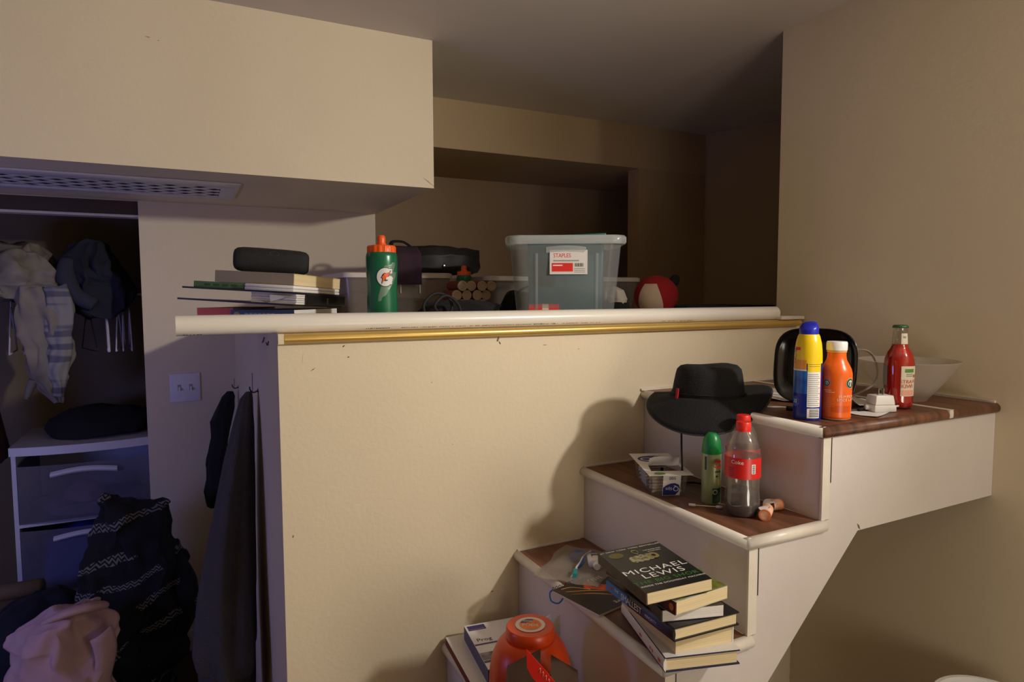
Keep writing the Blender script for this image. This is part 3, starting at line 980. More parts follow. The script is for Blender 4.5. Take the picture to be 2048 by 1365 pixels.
# front sticker, printed upside down
ff = lambda x, y, e=0.0006: (x, -QL * (0.88 + 0.12 * ((0.026 + y) / QH)) - e, 0.026 + y)
rect('front_sticker', 0.005, 0.0, 0.04, 0.050, ff, PAPER, qt)
flat('blue_swoosh', [(-0.014, -0.024), (0.014, -0.024), (0.021, -0.016), (0.024, -0.006), (0.021, 0.001), (0.012, 0.005), (0.002, 0.004), (-0.008, -0.001), (-0.014, -0.006)], lambda x, y: ff(x, y, 0.0010), QB, qt)
text('lettering', 'Q', 0.017, INKW, qt, lambda x, y: ff(-x + 0.015, -y - 0.008, 0.0014))
text('lettering', 'tips', 0.011, INKW, qt, lambda x, y: ff(-x - 0.001, -y - 0.009, 0.0014))
text('lettering', '500', 0.0105, INKBL, qt, lambda x, y: ff(-x + 0.006, -y + 0.017, 0.0012))
rect('side_sticker', 0.0, 0.0, 0.05, 0.04, lambda x, y: (-QW * (0.88 + 0.12 * (0.026 + y) / QH) - 0.0006, -x, 0.026 + y), mat('side_print', (140, 140, 168), 0.5), qt)
COT = mat('cotton_white', (232, 224, 216), 0.95)
rnd = random.Random(2)
for i in range(26):
    zc = 0.006 + 0.0075 * (i // 6) + rnd.uniform(-0.001, 0.001)
    yc = -0.062 + (i % 6) * 0.0245 + rnd.uniform(-0.004, 0.004)
    dx = 0.0325
    sw_ = tube('cotton_swab', [(-dx, yc + rnd.uniform(-0.008, 0.008), zc), (-dx + 0.013, yc, zc), (dx - 0.013, yc, zc), (dx, yc + rnd.uniform(-0.008, 0.008), zc)], [0.003, 0.0032, 0.0014, 0.0032, 0.003], COT, qt, n=6, k=3)

sw1 = thing('cotton_swab', 'single loose cotton swab lying in front of the green spray can', 'cotton swab', (0, 0, 0))
pA, pB = Vector((-0.157, -0.372, Z2 + 0.0035)), Vector((-0.108, -0.416, Z2 + 0.0035))
mid = (pA + pB) / 2
tube('stick', [pA, mid + Vector((0.002, 0.002, -0.001)), pB], 0.0012, mat('swab_stick', (222, 212, 170), 0.7), sw1, n=7)
d_ = (pB - pA).normalized()
tube('cotton_tip', [pA - d_ * 0.001, pA + d_ * 0.013], [0.0033, 0.0033, 0.003], COT, sw1, n=9, smooth=False)
tube('cotton_tip', [pB - d_ * 0.011, pB + d_ * 0.002], [0.003, 0.0033, 0.0033], COT, sw1, n=9, smooth=False)

# green-capped spray can
sc_ = thing('spray_can', 'pale green insect spray can with domed green cap on the second tread', 'spray can', (-0.096, -0.372, Z2 + 0.0003), 0)
CANG = mat('pale_green_can', (150, 164, 118), 0.32, metal=0.25, var=0.12, scale=6)
pf = [(0.0, 0.0), (0.0195, 0.0), (0.0205, 0.003), (0.0205, 0.107), (0.0198, 0.110), (0.0, 0.110)]
lathe('can_body', pf, CANG, sc_, n=32)
lathe('cap', [(0.0205, 0.109), (0.0208, 0.113), (0.0200, 0.124), (0.0178, 0.136), (0.0145, 0.146), (0.0095, 0.1515), (0.0085, 0.1525), (0.0, 0.1530)], mat('green_plastic', (20, 132, 66), 0.35), sc_, n=32)
fa = face_cam(-0.096, -0.372)
fo = cyl_fn(0.0205, fa + 0.75, 0.082, 0.0006)
disc('orange_oval', lambda x, y: cyl_fn(0.0205, fa + 0.75, 0.088, 0.0003)(x, y), 0.0125, mat('oval_orange', (232, 92, 36), 0.4), sc_, sy=0.75)
text('lettering', 'OFF!', 0.0095, INKW, sc_, lambda x, y: cyl_fn(0.0205, fa + 0.75, 0.088, 0.0006)(x, y), fine=0.004)
prr = prof_r(pf)
patch('dark_panel', prr, fa + 0.15, fa + 1.3, 0.004, 0.036, mat('dark_green_print', (34, 54, 34), 0.4), sc_)
disc('pale_ring', cyl_fn(0.0205, fa + 0.42, 0.028, 0.0006), 0.0055, mat('pale_green_ink', (180, 200, 160), 0.5), sc_, ring=0.0035)
patch('dark_bar', prr, fa - 0.72, fa - 0.50, 0.075, 0.104, mat('dark_green_print', (34, 54, 34), 0.4), sc_)
patch('small_print', prr, fa + 0.38, fa + 1.1, 0.070, 0.074, mat('dark_green_ink', (70, 80, 50), 0.5), sc_, e=0.0004, nu=6, nv=1)
patch('black_box', prr, fa + 0.45, fa + 0.70, 0.060, 0.064, INKB, sc_)
patch('yellow_drop', prr, fa + 0.70, fa + 0.95, 0.042, 0.056, mat('yellow_print', (190, 176, 70), 0.5), sc_)

# cola bottles
def cola(loc, label, fill, rz=0.0):
    t = thing('cola_bottle', label, 'bottle', loc, rz, 'red-capped cola bottles')
    PET = tinted_clear('clear_pet', (240, 236, 232), 0.12, 0.07, (226, 218, 214), 0.07) if 'clear_pet' not in MATS else MATS['clear_pet']
    K_ = 0.915
    pf = [(0.020, 0.004), (0.024, 0.0), (0.030, 0.003), (0.0345, 0.014), (0.0352, 0.030), (0.0335, 0.052), (0.0332, 0.068), (0.0342, 0.084), (0.0350, 0.092), (0.0352, 0.130), (0.0335, 0.146), (0.0280, 0.166), (0.0210, 0.180), (0.0142, 0.190), (0.0125, 0.194), (0.0125, 0.197)]
    t.scale = (1, 1, K_)
    lathe('bottle_wall', [(0.0, 0.006)] + pf, PET, t, n=40)
    lathe('cap', [(0.0145, 0.191), (0.0148, 0.1925), (0.0148, 0.2075), (0.0135, 0.2095), (0.0, 0.2098)], mat('red_cap', (226, 40, 28), 0.4, bump=0.0), t, n=36)
    lathe('cap_ring', [(0.0149, 0.1885), (0.0152, 0.1895), (0.0149, 0.191), (0.0142, 0.191), (0.0142, 0.1885)], mat('red_cap', (226, 40, 28), 0.4), t, n=36)
    rf = prof_r(pf[1:])
    COLA = mat('dark_cola', (22, 10, 8), 0.12)
    lq = [(0.0, 0.0075)] + [(max(r - 0.001, 0.0), z + 0.001) for r, z in pf if z < fill] + [(rf(fill) - 0.001, fill), (0.0, fill)]
    lathe('cola', lq, COLA, t, n=36)
    a0 = face_cam(loc[0], loc[1]) - rz
    lr = lambda z: 0.0352
    patch('paper_label', lr, a0 - PI, a0 + PI, 0.088, 0.134, mat('red_label', (214, 34, 28), 0.35), t, nu=48, nv=4)
    text('lettering', 'Coke', 0.0115, INKW, t, cyl_fn(0.0355, a0 - 0.3, 0.1245, 0.0005), fine=0.004)
    rect('barcode_patch', 0.0, 0.0, 0.0085, 0.021, cyl_fn(0.0355, a0 + 0.62, 0.111, 0.0005), INKW, t, nu=4)
    for k in range(7):
        rect('barcode_bar', 0.0, -0.008 + k * 0.0026, 0.0052, 0.0011 if k % 2 else 0.0016, cyl_fn(0.0355, a0 + 0.62, 0.111, 0.0009), INKB, t, nu=3, nv=1)
    for k in range(5):
        rect('small_print', -0.02, 0.006 - k * 0.0045, 0.014 - 0.002 * (k % 3), 0.0012, cyl_fn(0.0355, a0 - 0.1, 0.105, 0.0005), mat('dark_red_ink', (120, 20, 18), 0.5), t, nu=5, nv=1)
    return t


cola((-0.093, -0.457, Z2 + 0.0003), 'front red-capped cola bottle with a little cola left', 0.034)
cola((-0.036, -0.402, Z2 + 0.0003), 'red-capped cola bottle standing behind the other cola bottle', 0.03, 0.5)

# coin wrappers
def coin_roll(loc, rz, label, tear, L=0.045):
    t = thing('coin_roll', label, 'coin roll', loc, rz, 'torn paper coin rolls')
    r = 0.0115
    PAPK = mat('peach_wrapper', (240, 202, 172), 0.7, var=0.3, scale=60, rgb2=(232, 150, 100))
    rot = (0, PI / 2, 0)
    o = lathe('wrapper', [(r - 0.0006, 0.0), (r, 0.0), (r, L * 0.9), (r * 0.96, L), (r - 0.001, L * 0.9)], PAPK, t, n=24, loc=(0, 0, r))
    o.rotation_euler = rot
    e = lathe('coin_end', [(0.0, 0.001), (r - 0.002, 0.001), (r - 0.002, 0.004), (0.0, 0.004)], mat('dull_coin', (112, 84, 76), 0.5, metal=0.3), t, n=24, loc=(0, 0, r))
    e.rotation_euler = rot
    g_ = lathe('crimped_rim', [(r - 0.003, -0.0006), (r + 0.0003, -0.0006), (r + 0.0003, 0.0022), (r - 0.003, 0.0022)], mat('orange_stripe', (232, 132, 84), 0.6), t, n=24, loc=(0, 0, r), closed=True)
    g_.rotation_euler = rot
    sheet('torn_paper', lambda u, v: (tear[0] + 0.026 * u, (v - 0.5) * 0.018 + 0.004 * math.sin(u * 7), r * 2 - 0.002 + 0.007 * math.sin(u * 3.0) * (1 - v * 0.5) + tear[1] * u), 10, 6, COT, t)
    return t


coin_roll((-0.088, -0.512, Z2 + 0.0006), math.radians(35), 'peach paper coin roll with its coin end facing out beside the cola bottle', (0.002, 0.0))
coin_roll((-0.004, -0.476, Z2 + 0.0006), math.radians(170), 'smaller peach coin roll with white torn tail by the riser', (0.012, -0.012), 0.022)

# ------------------------------------------------------------------ landing
Z1 = 1.14
ss = thing('sunscreen_can', 'yellow and blue sunscreen spray can with dark blue cap at the landing edge', 'spray can', (0.056, -0.487, Z1 + 0.0005), 0)
YEL = mat('can_yellow', (246, 208, 24), 0.3)
BLU = mat('can_blue', (22, 44, 140), 0.3)
pf = [(0.0, 0.0), (0.0262, 0.0), (0.0272, 0.003), (0.0272, 0.100), (0.0270, 0.132), (0.0262, 0.146), (0.0245, 0.160), (0.0212, 0.1735), (0.0190, 0.1775), (0.0, 0.1775)]
pr_ = prof_r(pf)
lathe('can_bottom', [p_ for p_ in pf if p_[1] <= 0.1] + [(0.0272, 0.118), (0.0, 0.118)], BLU, ss, n=36)
lathe('can_top', [(0.0, 0.118), (0.0272, 0.118)] + [p_ for p_ in pf if p_[1] > 0.12], YEL, ss, n=36)
# actuator cap, sloped
R = []
for z, r, sl in ((0.176, 0.0186, 0), (0.188, 0.0186, 0), (0.193, 0.0178, 0.25), (0.198, 0.0150, 0.38), (0.2, 0.008, 0.4)):
    R.append([Vector((r * math.cos(a), r * math.sin(a), z + sl * r * math.cos(a - 0.35) * 1.0)) for a in [2 * PI * k / 28 for k in range(28)]])
autosmooth(rings('cap', R, mat('cap_blue', (28, 36, 172), 0.3), ss), 0.9)
fa = face_cam(0.056, -0.487)
patch('text_panel', pr_, fa - 0.02, fa + 1.02, 0.028, 0.1005, INKW, ss)
for k in range(17):
    patch('small_print', pr_, fa + 0.03, fa + 0.88 + 0.1 * math.sin(k * 2.3), 0.031 + k * 0.004, 0.0325 + k * 0.004, INKGREY, ss, e=0.0005, nu=8, nv=1)
patch('panel_edge', pr_, fa + 1.02, fa + 1.09, 0.03, 0.100, INKR, ss)
patch('barcode_patch', pr_, fa + 0.0, fa + 0.98, 0.005, 0.025, INKW, ss)
for k in range(5):
    patch('barcode_bar', pr_, fa + 0.16, fa + 0.92, 0.008 + k * 0.0033, 0.0096 + k * 0.0033, INKB, ss, e=0.0005, nu=8, nv=1)
patch('yellow_panel', pr_, fa - 0.02, fa + 1.05, 0.1005, 0.118, YEL, ss, e=0.0002)
for k in range(2):
    patch('small_print', pr_, fa + 0.05, fa + 0.95, 0.112 + 0.004 * k, 0.1128 + 0.004 * k, mat('brown_ink', (120, 90, 20), 0.5), ss, e=0.0004, nu=8, nv=1)
patch('light_blue_band', pr_, fa - 1.5, fa - 0.02, 0.055, 0.105, mat('label_light_blue', (48, 124, 200), 0.3, var=0.9, scale=26, rgb2=(26, 70, 160)), ss, e=0.0002)
patch('orange_band', pr_, fa - 1.5, fa - 0.1, 0.103, 0.125, mat('label_amber', (236, 160, 34), 0.3), ss, e=0.00025)
patch('white_swoosh', pr_, fa - 1.5, fa - 0.1, 0.1025, 0.1055, INKW, ss, e=0.0004)
patch('red_tab', pr_, fa - 1.2, fa - 0.62, 0.145, 0.151, INKR, ss, e=0.0004)
disc('spf_disc', cyl_fn(0.0272, fa - 0.98, 0.038, 0.0003), 0.011, mat('spf_blue', (40, 90, 190), 0.4), ss)
text('lettering', '30', 0.0115, INKW, ss, cyl_fn(0.0272, fa - 0.98, 0.038, 0.0006), fine=0.004)
text('lettering', 'SPORT', 0.011, mat('purple_ink', (96, 60, 130), 0.5), ss, lambda x, y: cyl_fn(0.0266, fa - 1.1, 0.132 - x, 0.0008)(-y, 0), fine=0.004)

ps = thing('coffee_drink_bottle', 'orange pumpkin spice drink bottle with white cap beside the sunscreen can', 'bottle', (0.108, -0.514, Z1 + 0.0005), 0)
PMK = mat('pumpkin_orange', (240, 104, 26), 0.3)
pf = [(0.0, 0.0), (0.026, 0.0), (0.0295, 0.003), (0.0305, 0.008), (0.0290, 0.014), (0.0300, 0.018), (0.0308, 0.06), (0.0312, 0.085), (0.0308, 0.096), (0.0285, 0.106), (0.0235, 0.116), (0.0195, 0.124), (0.0182, 0.132), (0.0180, 0.140)]
lathe('bottle_body', pf + [(0.0, 0.140)], PMK, ps, n=40)
lathe('glass_foot', [(0.0, -0.0002), (0.0262, -0.0002), (0.0297, 0.0028), (0.0292, 0.0036), (0.0, 0.0036)], mat('cream_foot', (226, 206, 180), 0.3), ps, n=40)
lathe('neck_ring', [(0.0180, 0.139), (0.0192, 0.140), (0.0192, 0.1425), (0.0176, 0.144), (0.0, 0.144)], mat('amber_ring', (226, 168, 96), 0.35), ps, n=36)
lathe('cap', [(0.0, 0.1438), (0.0198, 0.1438), (0.0202, 0.146), (0.0202, 0.159), (0.0190, 0.162), (0.0, 0.1625)], WHITEP, ps, n=36)
fa = face_cam(0.108, -0.514)
for da, rr in ((-0.55, 0.0068), (1.0, 0.0105)):
    for nm, r_, c_, e_ in (('round_emblem', rr, mat('emblem_white', (206, 214, 200), 0.4), 0.0004), ('emblem_ring', rr * 0.94, mat('emblem_green', (30, 84, 60), 0.4), 0.0006), ('emblem_center', rr * 0.62, mat('emblem_white', (206, 214, 200), 0.4), 0.0008)):
        disc(nm, cyl_fn(0.0311, fa + da, 0.0775, e_), r_, c_, ps)
    for s in (-1, 1):
        for k in range(3):
            flat('emblem_wave', [(s * rr * (0.16 + 0.12 * k), -rr * 0.5), (s * rr * (0.22 + 0.12 * k), -rr * 0.5), (s * rr * (0.2 + 0.11 * k), rr * 0.25), (s * rr * (0.14 + 0.1 * k), rr * 0.3)], cyl_fn(0.0311, fa + da, 0.0775, 0.001), mat('emblem_green', (30, 84, 60), 0.4), ps)
    disc('emblem_head', lambda x, y, da=da, rr=rr: cyl_fn(0.0311, fa + da, 0.0775 + rr * 0.22, 0.0011)(x, y), rr * 0.17, mat('emblem_white', (206, 214, 200), 0.4), ps, n=14)
CRM = mat('cream_ink', (244, 214, 176), 0.5)
text('lettering', 'PUMPKIN', 0.0075, CRM, ps, cyl_fn(0.0309, fa + 0.75, 0.050, 0.0006), 1.15, fine=0.004)
text('lettering', 'SPICE LATTE', 0.0075, CRM, ps, cyl_fn(0.0309, fa + 0.85, 0.043, 0.0006), 1.15, fine=0.004)
for k in range(2):
    patch('small_print', prof_r(pf), fa - 0.75 + 0.1 * k, fa - 0.25 + 0.2 * k, 0.062 - 0.004 * k, 0.0632 - 0.004 * k, CRM, ps, e=0.0004, nu=6, nv=1)
for k in range(6):
    patch('small_print', prof_r(pf), fa - 0.6, fa - 0.05, 0.046 - 0.0035 * k, 0.0467 - 0.0035 * k, mat('pale_orange_ink', (246, 150, 84), 0.5), ps, e=0.0004, nu=6, nv=1)
patch('darker_band', prof_r(pf), fa - 0.25, fa + 1.1, 0.018, 0.031, mat('deep_orange', (214, 84, 20), 0.3), ps, e=0.0002)

rb = thing('soda_bottle', 'clear glass bottle of red soda with green crown cap near the right wall', 'bottle', (0.352, -0.492, Z1 + 0.0005), 0)
GLS = tinted_clear('clear_glass', (236, 236, 232), 0.10, 0.03)
pf = [(0.0, 0.0), (0.026, 0.0), (0.0290, 0.003), (0.0300, 0.008), (0.0300, 0.05), (0.0308, 0.075), (0.0312, 0.100), (0.0300, 0.112), (0.0250, 0.126), (0.0190, 0.136), (0.0165, 0.144), (0.0155, 0.160), (0.0142, 0.176), (0.0140, 0.180), (0.0148, 0.182), (0.0148, 0.185), (0.0135, 0.187), (0.0, 0.187)]
lathe('glass_wall', pf, GLS, rb, n=40)
rq = prof_r(pf[1:])
SODA = mat('red_soda', (206, 34, 24), 0.12, spec=0.4)
lathe('red_soda', [(0.0, 0.003)] + [(r - 0.0012, z + 0.002) for r, z in pf[1:] if z < 0.14] + [(rq(0.146) - 0.0012, 0.146), (0.0, 0.146)], SODA, rb, n=36)
R = []
for z, r in ((0.1835, 0.0160), (0.1870, 0.0157), (0.1895, 0.0140), (0.1902, 0.006)):
    R.append([Vector(((r + (0.0008 * math.cos(a * 21) if z < 0.187 else 0)) * math.cos(a), (r + (0.0008 * math.cos(a * 21) if z < 0.187 else 0)) * math.sin(a), z)) for a in [2 * PI * k / 84 for k in range(84)]])
rings('crown_cap', R, mat('cap_green', (66, 104, 66), 0.35, metal=0.4), rb)
fa = face_cam(0.352, -0.492)
CRL = mat('cream_label', (222, 214, 190), 0.5)
patch('front_label', rq, fa + 0.15, fa + 1.45, 0.030, 0.098, CRL, rb)
patch('back_label', rq, fa - 1.5, fa - 0.82, 0.052, 0.098, mat('grey_label', (160, 150, 144), 0.5), rb)
patch('neck_label', rq, fa + 0.15, fa + 1.2, 0.147, 0.171, CRL, rb)
rect('neck_print', 0.0, 0.0, 0.007, 0.012, cyl_fn(0.0152, fa + 0.6, 0.159, 0.0006), INKGREY, rb, nu=4, nv=1)
rect('green_badge', 0.0, 0.0, 0.022, 0.008, cyl_fn(0.0312, fa + 0.75, 0.088, 0.0006), mat('badge_green', (92, 140, 60), 0.5), rb)
text('lettering', 'STRAW', 0.0115, mat('coral_ink', (214, 92, 66), 0.5), rb, cyl_fn(0.0308, fa + 0.72, 0.063, 0.0007), fine=0.004)
text('lettering', 'KIWI', 0.0125, mat('coral_ink', (214, 92, 66), 0.5), rb, cyl_fn(0.0306, fa + 0.62, 0.0525, 0.0007), fine=0.004)
rect('pink_band', 0.0, 0.0, 0.03, 0.012, cyl_fn(0.0302, fa + 0.7, 0.038, 0.0006), mat('pink_print', (232, 170, 140), 0.5), rb)
rect('orange_fruit', 0.0, 0.0, 0.008, 0.006, cyl_fn(0.0310, fa + 1.2, 0.076, 0.0007), mat('coral_ink', (214, 92, 66), 0.5), rb)
for k in range(2):
    rect('small_print', 0.0, -0.004 * k, 0.016, 0.002, cyl_fn(0.0312, fa + 0.75, 0.080, 0.0006), INKGREY, rb, nu=5, nv=1)

# translucent bowl
bw = thing('plastic_bowl', 'frosted translucent plastic bowl behind the red soda bottle', 'bowl', (0.492, -0.425, Z1 + 0.0005), 0)
FRO = tinted_clear('frosted_plastic', (240, 236, 230), 0.05, 0.3, (232, 224, 214), 0.30)
pf = [(0.0, 0.0), (0.042, 0.0), (0.046, 0.004), (0.062, 0.024), (0.084, 0.054), (0.104, 0.086), (0.112, 0.096)]
lathe('bowl_wall', pf + [(r - 0.0016, z + 0.0012) for r, z in pf[::-1][:-1]] + [(0.0, 0.0016)], FRO, bw, n=48)
lathe('foot_ring', [(0.038, -0.0004), (0.043, -0.0004), (0.043, 0.003), (0.038, 0.003)], FRO, bw, n=40, closed=True)

# black rounded-square dish standing on edge
dk = thing('serving_dish', 'black rounded-square dish standing on its edge behind the sunscreen can', 'dish', (0.222, -0.372, Z1 + 0.0905), 0)
def rsq(r, z, k=0.42, n=64):
    out = []
    for i in range(n):
        a = 2 * PI * i / n
        c, s = math.cos(a), math.sin(a)
        e = 2 / 3.4
        out.append(Vector((r * 1.04 * math.copysign(abs(c) ** e, c), r * math.copysign(abs(s) ** e, s), z)))
    return out
GB = mat('glossy_black', (12, 12, 13), 0.16)
prof = [(0.03, -0.020), (0.060, -0.0205), (0.070, -0.018), (0.082, -0.004), (0.0895, 0.004), (0.0900, 0.0065), (0.0875, 0.0062), (0.0800, -0.001), (0.068, -0.0145), (0.055, -0.0165), (0.02, -0.0165)]
dr = rings('dish_shell', [rsq(r, z) for r, z in prof], GB, dk)
fd = (Vector((CAM.x, CAM.y, CAM.z)) - Vector((0.222, -0.372, Z1 + 0.09)))
yaw = math.atan2(fd.y, fd.x) - 0.30
dk.rotation_euler = (math.radians(84), 0, yaw + PI / 2)

# cords on the landing
GREYC = mat('grey_cord', (176, 164, 154), 0.5)
cc = thing('flat_cable', 'pale flat charging cable looping out behind the black dish', 'cable', (0, 0, 0))
Zc = Z1
c0 = [(0.305, -0.385, Zc + 0.128), (0.336, -0.400, Zc + 0.128), (0.368, -0.400, Zc + 0.124), (0.397, -0.400, Zc + 0.106), (0.414, -0.400, Zc + 0.070), (0.401, -0.400, Zc + 0.042), (0.353, -0.398, Zc + 0.022), (0.315, -0.375, Zc + 0.006), (0.285, -0.35, Zc + 0.004)]
tube('cord', c0, 0.0034, GREYC, cc, n=8, flat=0.6)
tube('plug_sleeve', c0[:2], [0.0052, 0.006, 0.0045], GREYC, cc, n=10, smooth=False)
wc = thing('charging_cable', 'thin white charging cable running from under the hat along the landing edge', 'cable', (0, 0, 0))
tube('cord', [(0.0, -0.352, Z1 + 0.002), (0.03, -0.362, Z1 + 0.003), (0.072, -0.356, Z1 + 0.003), (0.10, -0.372, Z1 + 0.003), (0.112, -0.392, Z1 + 0.004)], 0.0019, mat('white_cord', (214, 206, 200), 0.5), wc, n=7)
tube('connector', [(0.098, -0.399, Z1 + 0.005), (0.112, -0.418, Z1 + 0.005)], 0.005, BLACK, wc, n=8, smooth=False)
pk = tag(tube('pill_bottle', [(0.072, -0.447, Z1 + 0.0005), (0.072, -0.447, Z1 + 0.022)], 0.0065, mat('pink_plastic', (226, 140, 122), 0.5), n=12, smooth=False), 'tiny pink container peeking out left of the sunscreen can', 'container')

# phone charger block with prongs up
ch = thing('wall_charger', 'white wall charger block lying prongs-up in front of the soda bottle', 'charger', (0.272, -0.503, Z1 + 0.0012), math.radians(-20))
hexa('base_block', [(-0.026, -0.020, 0), (0.026, -0.020, 0), (0.026, 0.020, 0), (-0.026, 0.020, 0), (-0.0255, -0.0195, 0.015), (0.0255, -0.0195, 0.015), (0.0255, 0.0195, 0.015), (-0.0255, 0.0195, 0.015)], WHITEP, ch, bevel=0.002)
hexa('upper_block', [(-0.0235, -0.0185, 0.0155), (0.0235, -0.0185, 0.0155), (0.0235, 0.0185, 0.0155), (-0.0235, 0.0185, 0.0155), (-0.0205, -0.016, 0.036), (0.0205, -0.016, 0.036), (0.0205, 0.016, 0.036), (-0.0205, 0.016, 0.036)], WHITEP, ch, bevel=0.002)
for x in (-0.006, 0.006):
    box('prong', x - 0.0008, x + 0.0008, -0.003, 0.003, 0.0355, 0.050, mat('prong_metal', (190, 184, 178), 0.25, metal=0.9), ch)
tube('cord_loop', [(0.025, -0.006, 0.008), (0.036, -0.008, 0.011), (0.042, 0.0, 0.009), (0.036, 0.008, 0.007), (0.025, 0.006, 0.008)], 0.0022, WHITEP, ch, n=7)
tube('plug_stub', [(-0.025, 0.0, 0.008), (-0.034, 0.002, 0.009)], 0.006, WHITEP, ch, n=10, smooth=False)
kn = thing('pocket_knife', 'small steel tool with a black grip lying beside the white charger', 'tool', (0.232, -0.478, Z1 + 0.002), math.radians(-15))
hexa('blade', [(-0.028, -0.006, 0.0), (0.02, -0.005, 0.0), (0.02, 0.005, 0.0), (-0.02, 0.007, 0.0), (-0.028, -0.006, 0.002), (0.02, -0.005, 0.003), (0.02, 0.005, 0.003), (-0.02, 0.007, 0.002)], mat('steel', (120, 112, 106), 0.3, metal=0.8), kn)
hexa('grip', [(-0.005, -0.012, 0.0005), (0.026, -0.008, 0.0005), (0.026, -0.001, 0.0005), (-0.005, -0.003, 0.0005), (-0.005, -0.012, 0.005), (0.026, -0.008, 0.005), (0.026, -0.001, 0.005), (-0.005, -0.003, 0.005)], BLACK, kn)


def paper(label, pts, amp, seed, name='paper_slip', print_=0):
    t = thing(name, label, 'paper', (0, 0, 0))
    a, b, c, d = [Vector((x, y, Z1 + 0.0008)) for x, y in pts]
    def fn(u, v):
        p_ = (a * (1 - u) + b * u) * (1 - v) + (d * (1 - u) + c * u) * v
        e = amp * (0.5 + 0.5 * math.sin(u * 3.1 + seed)) * (abs(u - 0.5) + abs(v - 0.5)) ** 2
        return p_ + Vector((0, 0, e))
    o = sheet('sheet', fn, 10, 8, PAPER, t)
    for k in range(print_):
        sheet('printed_line', lambda u, v, k=k: fn(0.15 + 0.6 * u, 0.2 + 0.22 * k + 0.015 * v) + Vector((0, 0, 0.0006)), 6, 1, INKB, t)
    return t


paper('white paper slip with printed lines lying between hat and black dish', [(0.300, -0.165), (0.345, -0.240), (0.205, -0.355), (0.160, -0.285)], 0.012, 0.4, print_=2)
paper('crumpled white receipt right of the orange drink bottle', [(0.335, -0.375), (0.392, -0.392), (0.305, -0.462), (0.240, -0.448)], 0.03, 1.4)
paper('white paper slip under the charger at the landing front edge', [(0.175, -0.490), (0.235, -0.465), (0.285, -0.520), (0.190, -0.552)], 0.003, 2.4)

# ------------------------------------------------------------------ hat
HC = Vector((-0.004, -0.262, Z1))
ht = thing('sun_hat', 'black bucket hat with grey brim edging perched on the landing corner', 'hat', HC, math.radians(-26.6))
HB = MATTEBLK
def brim(a, k):
    # local x to the right of the camera, y away; k = 0 at crown, 1 at edge
    rx = 0.083 + (0.142 - 0.083) * k
    ry = 0.070 + (0.128 - 0.070) * k
    x, y = rx * math.cos(a), ry * math.sin(a)
    # droops over the landing's left edge toward the camera, lifts to the right
    z = 0.022 + 0.010 * math.cos(a) * k
    dr_ = max(0.0, -0.6 * math.cos(a) - 0.95 * math.sin(a) + 0.15)
    z -= 0.046 * dr_ * k ** 1.3
    z += 0.010 * k * math.cos(2 * a)
    return Vector((x, y, z))
NB = 72
A_ = [2 * PI * i / NB for i in range(NB)]
br = rings('brim', [[brim(a, k) for a in A_] for k in (0.0, 0.15, 0.3, 0.45, 0.6, 0.75, 0.88, 1.0)], HB, ht, cap=False)
md = br.modifiers.new('thickness', 'SOLIDIFY')
md.thickness = 0.003
tube('brim_edging', [brim(a, 1.0) for a in A_] + [brim(A_[0], 1.0), brim(A_[1], 1.0)], 0.0026, mat('grey_edging', (66, 68, 72), 0.8), ht, n=7, smooth=False, caps=False)
CR = []
for k, (z, rx, ry) in enumerate(((0.020, 0.084, 0.071), (0.035, 0.083, 0.070), (0.055, 0.080, 0.068), (0.072, 0.077, 0.066), (0.084, 0.074, 0.063), (0.092, 0.066, 0.056), (0.095, 0.052, 0.044), (0.0945, 0.03, 0.026), (0.0935, 0.008, 0.007))):
    CR.append([Vector((rx * math.cos(a) * (1 + 0.015 * math.sin(a * 3 + k * 0.4)), ry * math.sin(a), z + 0.003 * math.sin(2 * a + 1) * min(1, k / 3))) for a in A_])
rings('crown', CR, HB, ht)
tube('crown_seam', [Vector((0.0845 * math.cos(a), 0.0715 * math.sin(a), 0.032)) for a in A_] + [Vector((0.0845, 0, 0.032))], 0.0016, mat('black_seam', (10, 10, 11), 0.8), ht, n=6, smooth=False, caps=False)
hexa('red_tag', [(-0.086, -0.030, 0.018), (-0.0825, -0.036, 0.018), (-0.080, -0.034, 0.018), (-0.084, -0.027, 0.018), (-0.0835, -0.030, 0.044), (-0.080, -0.036, 0.044), (-0.078, -0.034, 0.044), (-0.081, -0.028, 0.044)], mat('red_fabric', (178, 26, 34), 0.8), ht)
rot = Matrix.Rotation(-math.radians(-26.6), 3, 'Z')
def hl(p_):
    return rot @ (Vector(p_) - HC)
tube('chin_cord', [hl((-0.105, -0.285, 1.125)), hl((-0.108, -0.290, 1.06)), hl((-0.107, -0.292, 0.99)), hl((-0.096, -0.268, 0.958)), hl((-0.07, -0.235, 0.954)), hl((-0.04, -0.25, 0.954)), hl((-0.02, -0.30, 0.966)), hl((-0.05, -0.315, 1.04)), hl((-0.062, -0.318, 1.122))], 0.0023, mat('black_cord', (12, 12, 13), 0.7), ht, n=7)
tube('cord_end', [hl((-0.085, -0.20, 0.953)), hl((-0.093, -0.205, 0.985))], 0.0035, mat('black_cord', (12, 12, 13), 0.7), ht, n=7, smooth=False)

